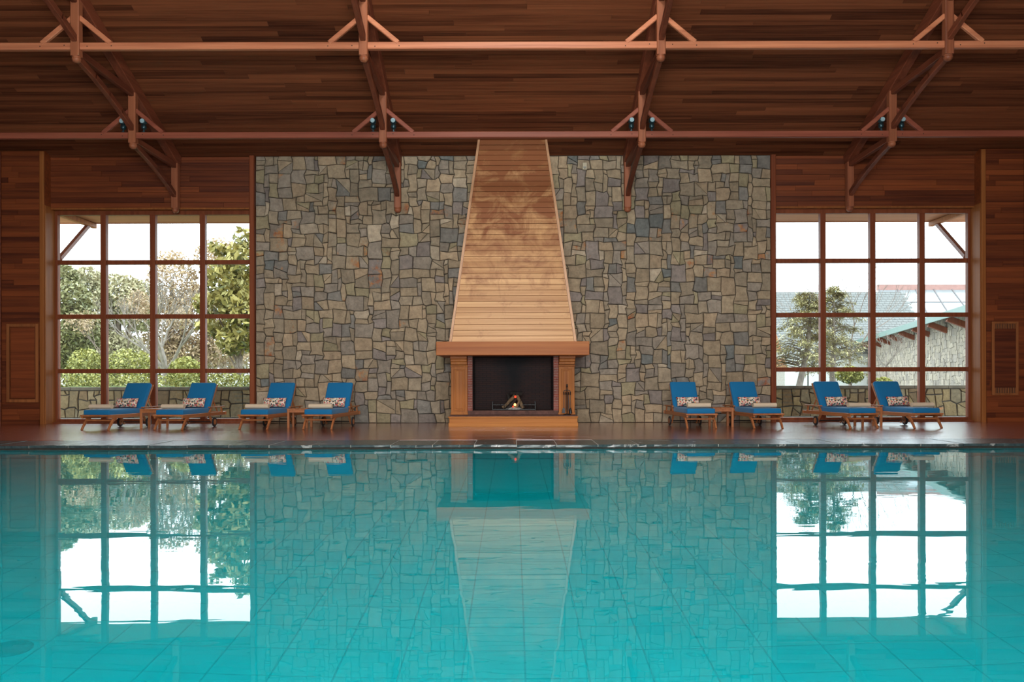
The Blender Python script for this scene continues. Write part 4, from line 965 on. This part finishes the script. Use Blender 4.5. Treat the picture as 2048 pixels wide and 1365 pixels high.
cedar('cedar with a leaning pale trunk in the first pane column of the right window', 1588, 28, 3.9, .9, 51, 64, 1.15, 1.35)
cedar('upright cedar behind the bar between first and second pane columns of the right window', 1664, 29, 4.2, .1, 52, 74, 1.35, 1.15)
for k, (px, py, Y, rx, rz, lb) in enumerate(((1700, 752, 24.5, .42, .26, 'small yellow green bush behind the garden wall in the right window'), (1766, 768, 24.5, .25, .16, 'tiny green bush peeping over the garden wall, right window'))):
    a = A(px, py, Y); leafy('garden_shrub', lb, 'shrub', (a[0], Y, -.0), [(a[0], Y, a[2], rx, .3, rz)], 800, .06, M['leaf_hedge'], 200+k, .04, group='shrubs by the right window')
# lamp post
lp = empty('lamp_post', (A(1616, 700, 33)[0], 33, -.02)); tag(lp, 'black double lantern lamp post outside the right window', 'lamp post')
MB().tube([(0, 0, 0), (0, 0, 1.55)], .025, 8).build('pole', M['iron'], lp)
MB().tube([(-.2, 0, 1.48), (-.1, 0, 1.40), (0, 0, 1.45), (.1, 0, 1.40), (.2, 0, 1.48)], .015, 6).build('arm', M['iron'], lp)
for sg in (-1, 1): MB().lathe([(0, 1.46), (.05, 1.48), (.08, 1.62), (.085, 1.64), (.03, 1.72), (0, 1.78)], (sg*.2, 0, 0), 8).build('lantern', M['iron'], lp)

# ---- far building on the right
PAL[:] = [((0.52, 0.44, 0.34), 30), ((0.46, 0.39, 0.31), 22), ((0.57, 0.48, 0.38), 16), ((0.42, 0.36, 0.30), 8)]
B0 = Vector((18.75, 32.7, 0)); B1 = Vector((29.0, 70.7, 0)); bd = (B1-B0); bl = bd.length; ang = math.atan2(bd.y, bd.x)
# local frame: x along wall, -y outward to the pool hall side
bg_ = empty('stone_building', (B0.x, B0.y, -.02), ang); tag(bg_, 'stone building with glazed roof and pale teal gutter outside the right window', 'building')
HE = 4.0
# the visible face looks to local +y (towards the garden)
MB().box(-6, bl, -.5, 0, 0, HE).build('wall', M['mortar_pale'], bg_)
mb = MB(); rgb = random.Random(66)
for p in stone_layout(-1.5, 34, .6, HE-.05, .17, rgb, [((2, 1), 4), ((3, 2), 4), ((2, 2), 5), ((3, 1), 2), ((4, 2), 2)], .05, .05):
    n_ = len(p); cx = sum(q[0] for q in p)/n_; cz = sum(q[1] for q in p)/n_
    c_ = rgb.choice(PAL)[0]; k = rgb.uniform(.85, 1.1); tint = (c_[0]*k, c_[1]*k, c_[2]*k, 0)
    ii = [(x+(cx-x)*.06, z+(cz-z)*.06) for x, z in p]; pr = rgb.uniform(.02, .05)
    mb.add([(x, 0, z) for x, z in ii]+[(x, pr, z) for x, z in ii], [tuple(range(n_, 2*n_))]+[(q, (q+1) % n_, n_+(q+1) % n_, n_+q) for q in range(n_)], tint)
o = mb.build('wall_stones', stone_mat('far_stone', 0.62), bg_); o['kind'] = 'stuff'
MB().hexa([(-6, 0, HE-.05), (bl, 0, HE-.05), (bl, .9, HE-.35), (-6, .9, HE-.35), (-6, 0, HE+.05), (bl, 0, HE+.05), (bl, .9, HE-.28), (-6, .9, HE-.28)]).build('soffit', M['teal_fascia'], bg_)
MB().box(-6, bl, .86, .94, HE-.42, HE-.12).build('gutter', M['teal_fascia'], bg_, bev=.01)
for k in range(9): MB().beam((-1+k*3.6, 0, HE-.75), (-1+k*3.6, .8, HE-.42), .3, .25).build('bracket', M['window'], bg_)
MB().box(-6, bl, -6, 0, HE-.05, HE+.02).build('flat_roof', M['slate_roof'], bg_)
# glazed roof behind it: panes between bars, sloping up and away
bg_['label'] = 'stone building with a pale teal gutter on brackets outside the right window'
M['roof_glass'] = plain('pale_roof_glass', (0.19, 0.21, 0.215), 0.2, noise=0.05, scale=1, spec=.6)
gh = empty('glazed_building', (35.5, 80, -.02)); tag(gh, 'building with a large glazed roof and pink ridge behind the teal gutter', 'building')
def gp(u_, v_, n__=0):
    xl = -2.7+2.7*v_; return (xl+(14.0-xl)*u_, -8+8*v_, 5.0+4.7*v_+n__)
for c_ in range(8):
    for r_ in range(3):
        u0, u1 = c_/8+.003, (c_+1)/8-.003; v0, v1 = r_/3+.01, (r_+1)/3-.01
        a = [gp(u0, v0), gp(u1, v0), gp(u1, v1), gp(u0, v1)]
        MB().hexa(a+[(x, y, z+.05) for x, y, z in a]).build('roof_pane', M['roof_glass'], gh)
M['roof_bar'] = plain('dark_roof_bar', (0.12, 0.10, 0.10), .6)
for c_ in range(9): MB().beam(gp(c_/8, 0, .02), gp(c_/8, 1, .02), .11, .16).build('roof_bar', M['roof_bar'], gh)
for r_ in range(3): MB().beam(gp(0, r_/3, .02), gp(1, r_/3, .02), .09, .12).build('roof_bar', M['roof_bar'], gh)
MB().beam(gp(-.01, 1, .15), gp(1, 1, .15), .5, .55).build('ridge', M['pink_ridge'], gh)
MB().box(-2.5, 13.8, -7.8, 7, 0, 4.9).build('wall', M['mortar_pale'], gh)
mb = MB(); mb.add([(-2.5, -7.8, 4.9), (0, 0, 9.6), (.2, 7, 4.9), (14, -7.8, 4.9), (14, 0, 9.6), (14, 7, 4.9)], [(0, 1, 2), (3, 5, 4), (0, 3, 4, 1), (1, 4, 5, 2), (0, 2, 5, 3)]); mb.build('roof_body', M['slate_roof'], gh)
# second house, end-on, further left
hb_ = empty('slate_roof_house', (A(1640, 700, 62)[0], 62, -.02)); tag(hb_, 'far house with a pale slate roof behind the cedars in the right window', 'building')
wx = 5.2
MB().box(-5.6, 7.5, 0, 8, 0, 3.0).build('wall', plain('white_render', (0.62, 0.62, 0.58), .8), hb_)
zr0, zr1 = 2.9, 7.9
mb = MB(); rows = 26
for k in range(rows):
    q0, q1 = k/rows, (k+1)/rows; y0, y1 = -.5+4.5*q0, -.5+4.5*q1; z0, z1 = zr0+(zr1-zr0)*q0, zr0+(zr1-zr0)*q1
    x = -5.9+(k % 2)*.2
    while x < 8.0:
        mb.hexa([(x+.01, y0-.02, z0-.03), (x+.39, y0-.02, z0-.03), (x+.39, y1, z1-.03), (x+.01, y1, z1-.03), (x+.01, y0-.02, z0+.04), (x+.39, y0-.02, z0+.04), (x+.39, y1, z1), (x+.01, y1, z1)]); x += .4
o = mb.build('slates', M['slate_roof'], hb_); o['kind'] = 'stuff'
MB().hexa([(-5.9, 4, zr1), (8, 4, zr1), (8, 8.5, zr0), (-5.9, 8.5, zr0), (-5.9, 4, zr1+.06), (8, 4, zr1+.06), (8, 8.5, zr0+.06), (-5.9, 8.5, zr0+.06)]).build('rear_slope', M['slate_roof'], hb_)
# steep brown turret just inside the window's left edge
a = A(1543, 700, 36)
gb = empty('garden_turret', (a[0], 36, -.02)); tag(gb, 'steep brown roofed turret at the left edge of the right window', 'turret')
MB().box(-.55, .55, -.1, 1.0, 0, 2.2).build('wall', plain('pale_render', (0.36, 0.33, 0.28), .8), gb)
mb = MB(); mb.add([(-.62, -.2, 1.5), (.62, -.2, 1.5), (.62, 1.1, 1.5), (-.62, 1.1, 1.5), (-.10, .35, 3.7), (.10, .35, 3.7), (.10, .55, 3.7), (-.10, .55, 3.7)], [(0, 3, 2, 1), (4, 5, 6, 7), (0, 1, 5, 4), (1, 2, 6, 5), (2, 3, 7, 6), (3, 0, 4, 7)]); mb.build('roof', M['soffit'], gb)
MB().lathe([(.11, 3.6), (.15, 3.8), (.10, 4.0), (0, 4.7)], (0, .45, 0), 8).build('finial', M['window'], gb)
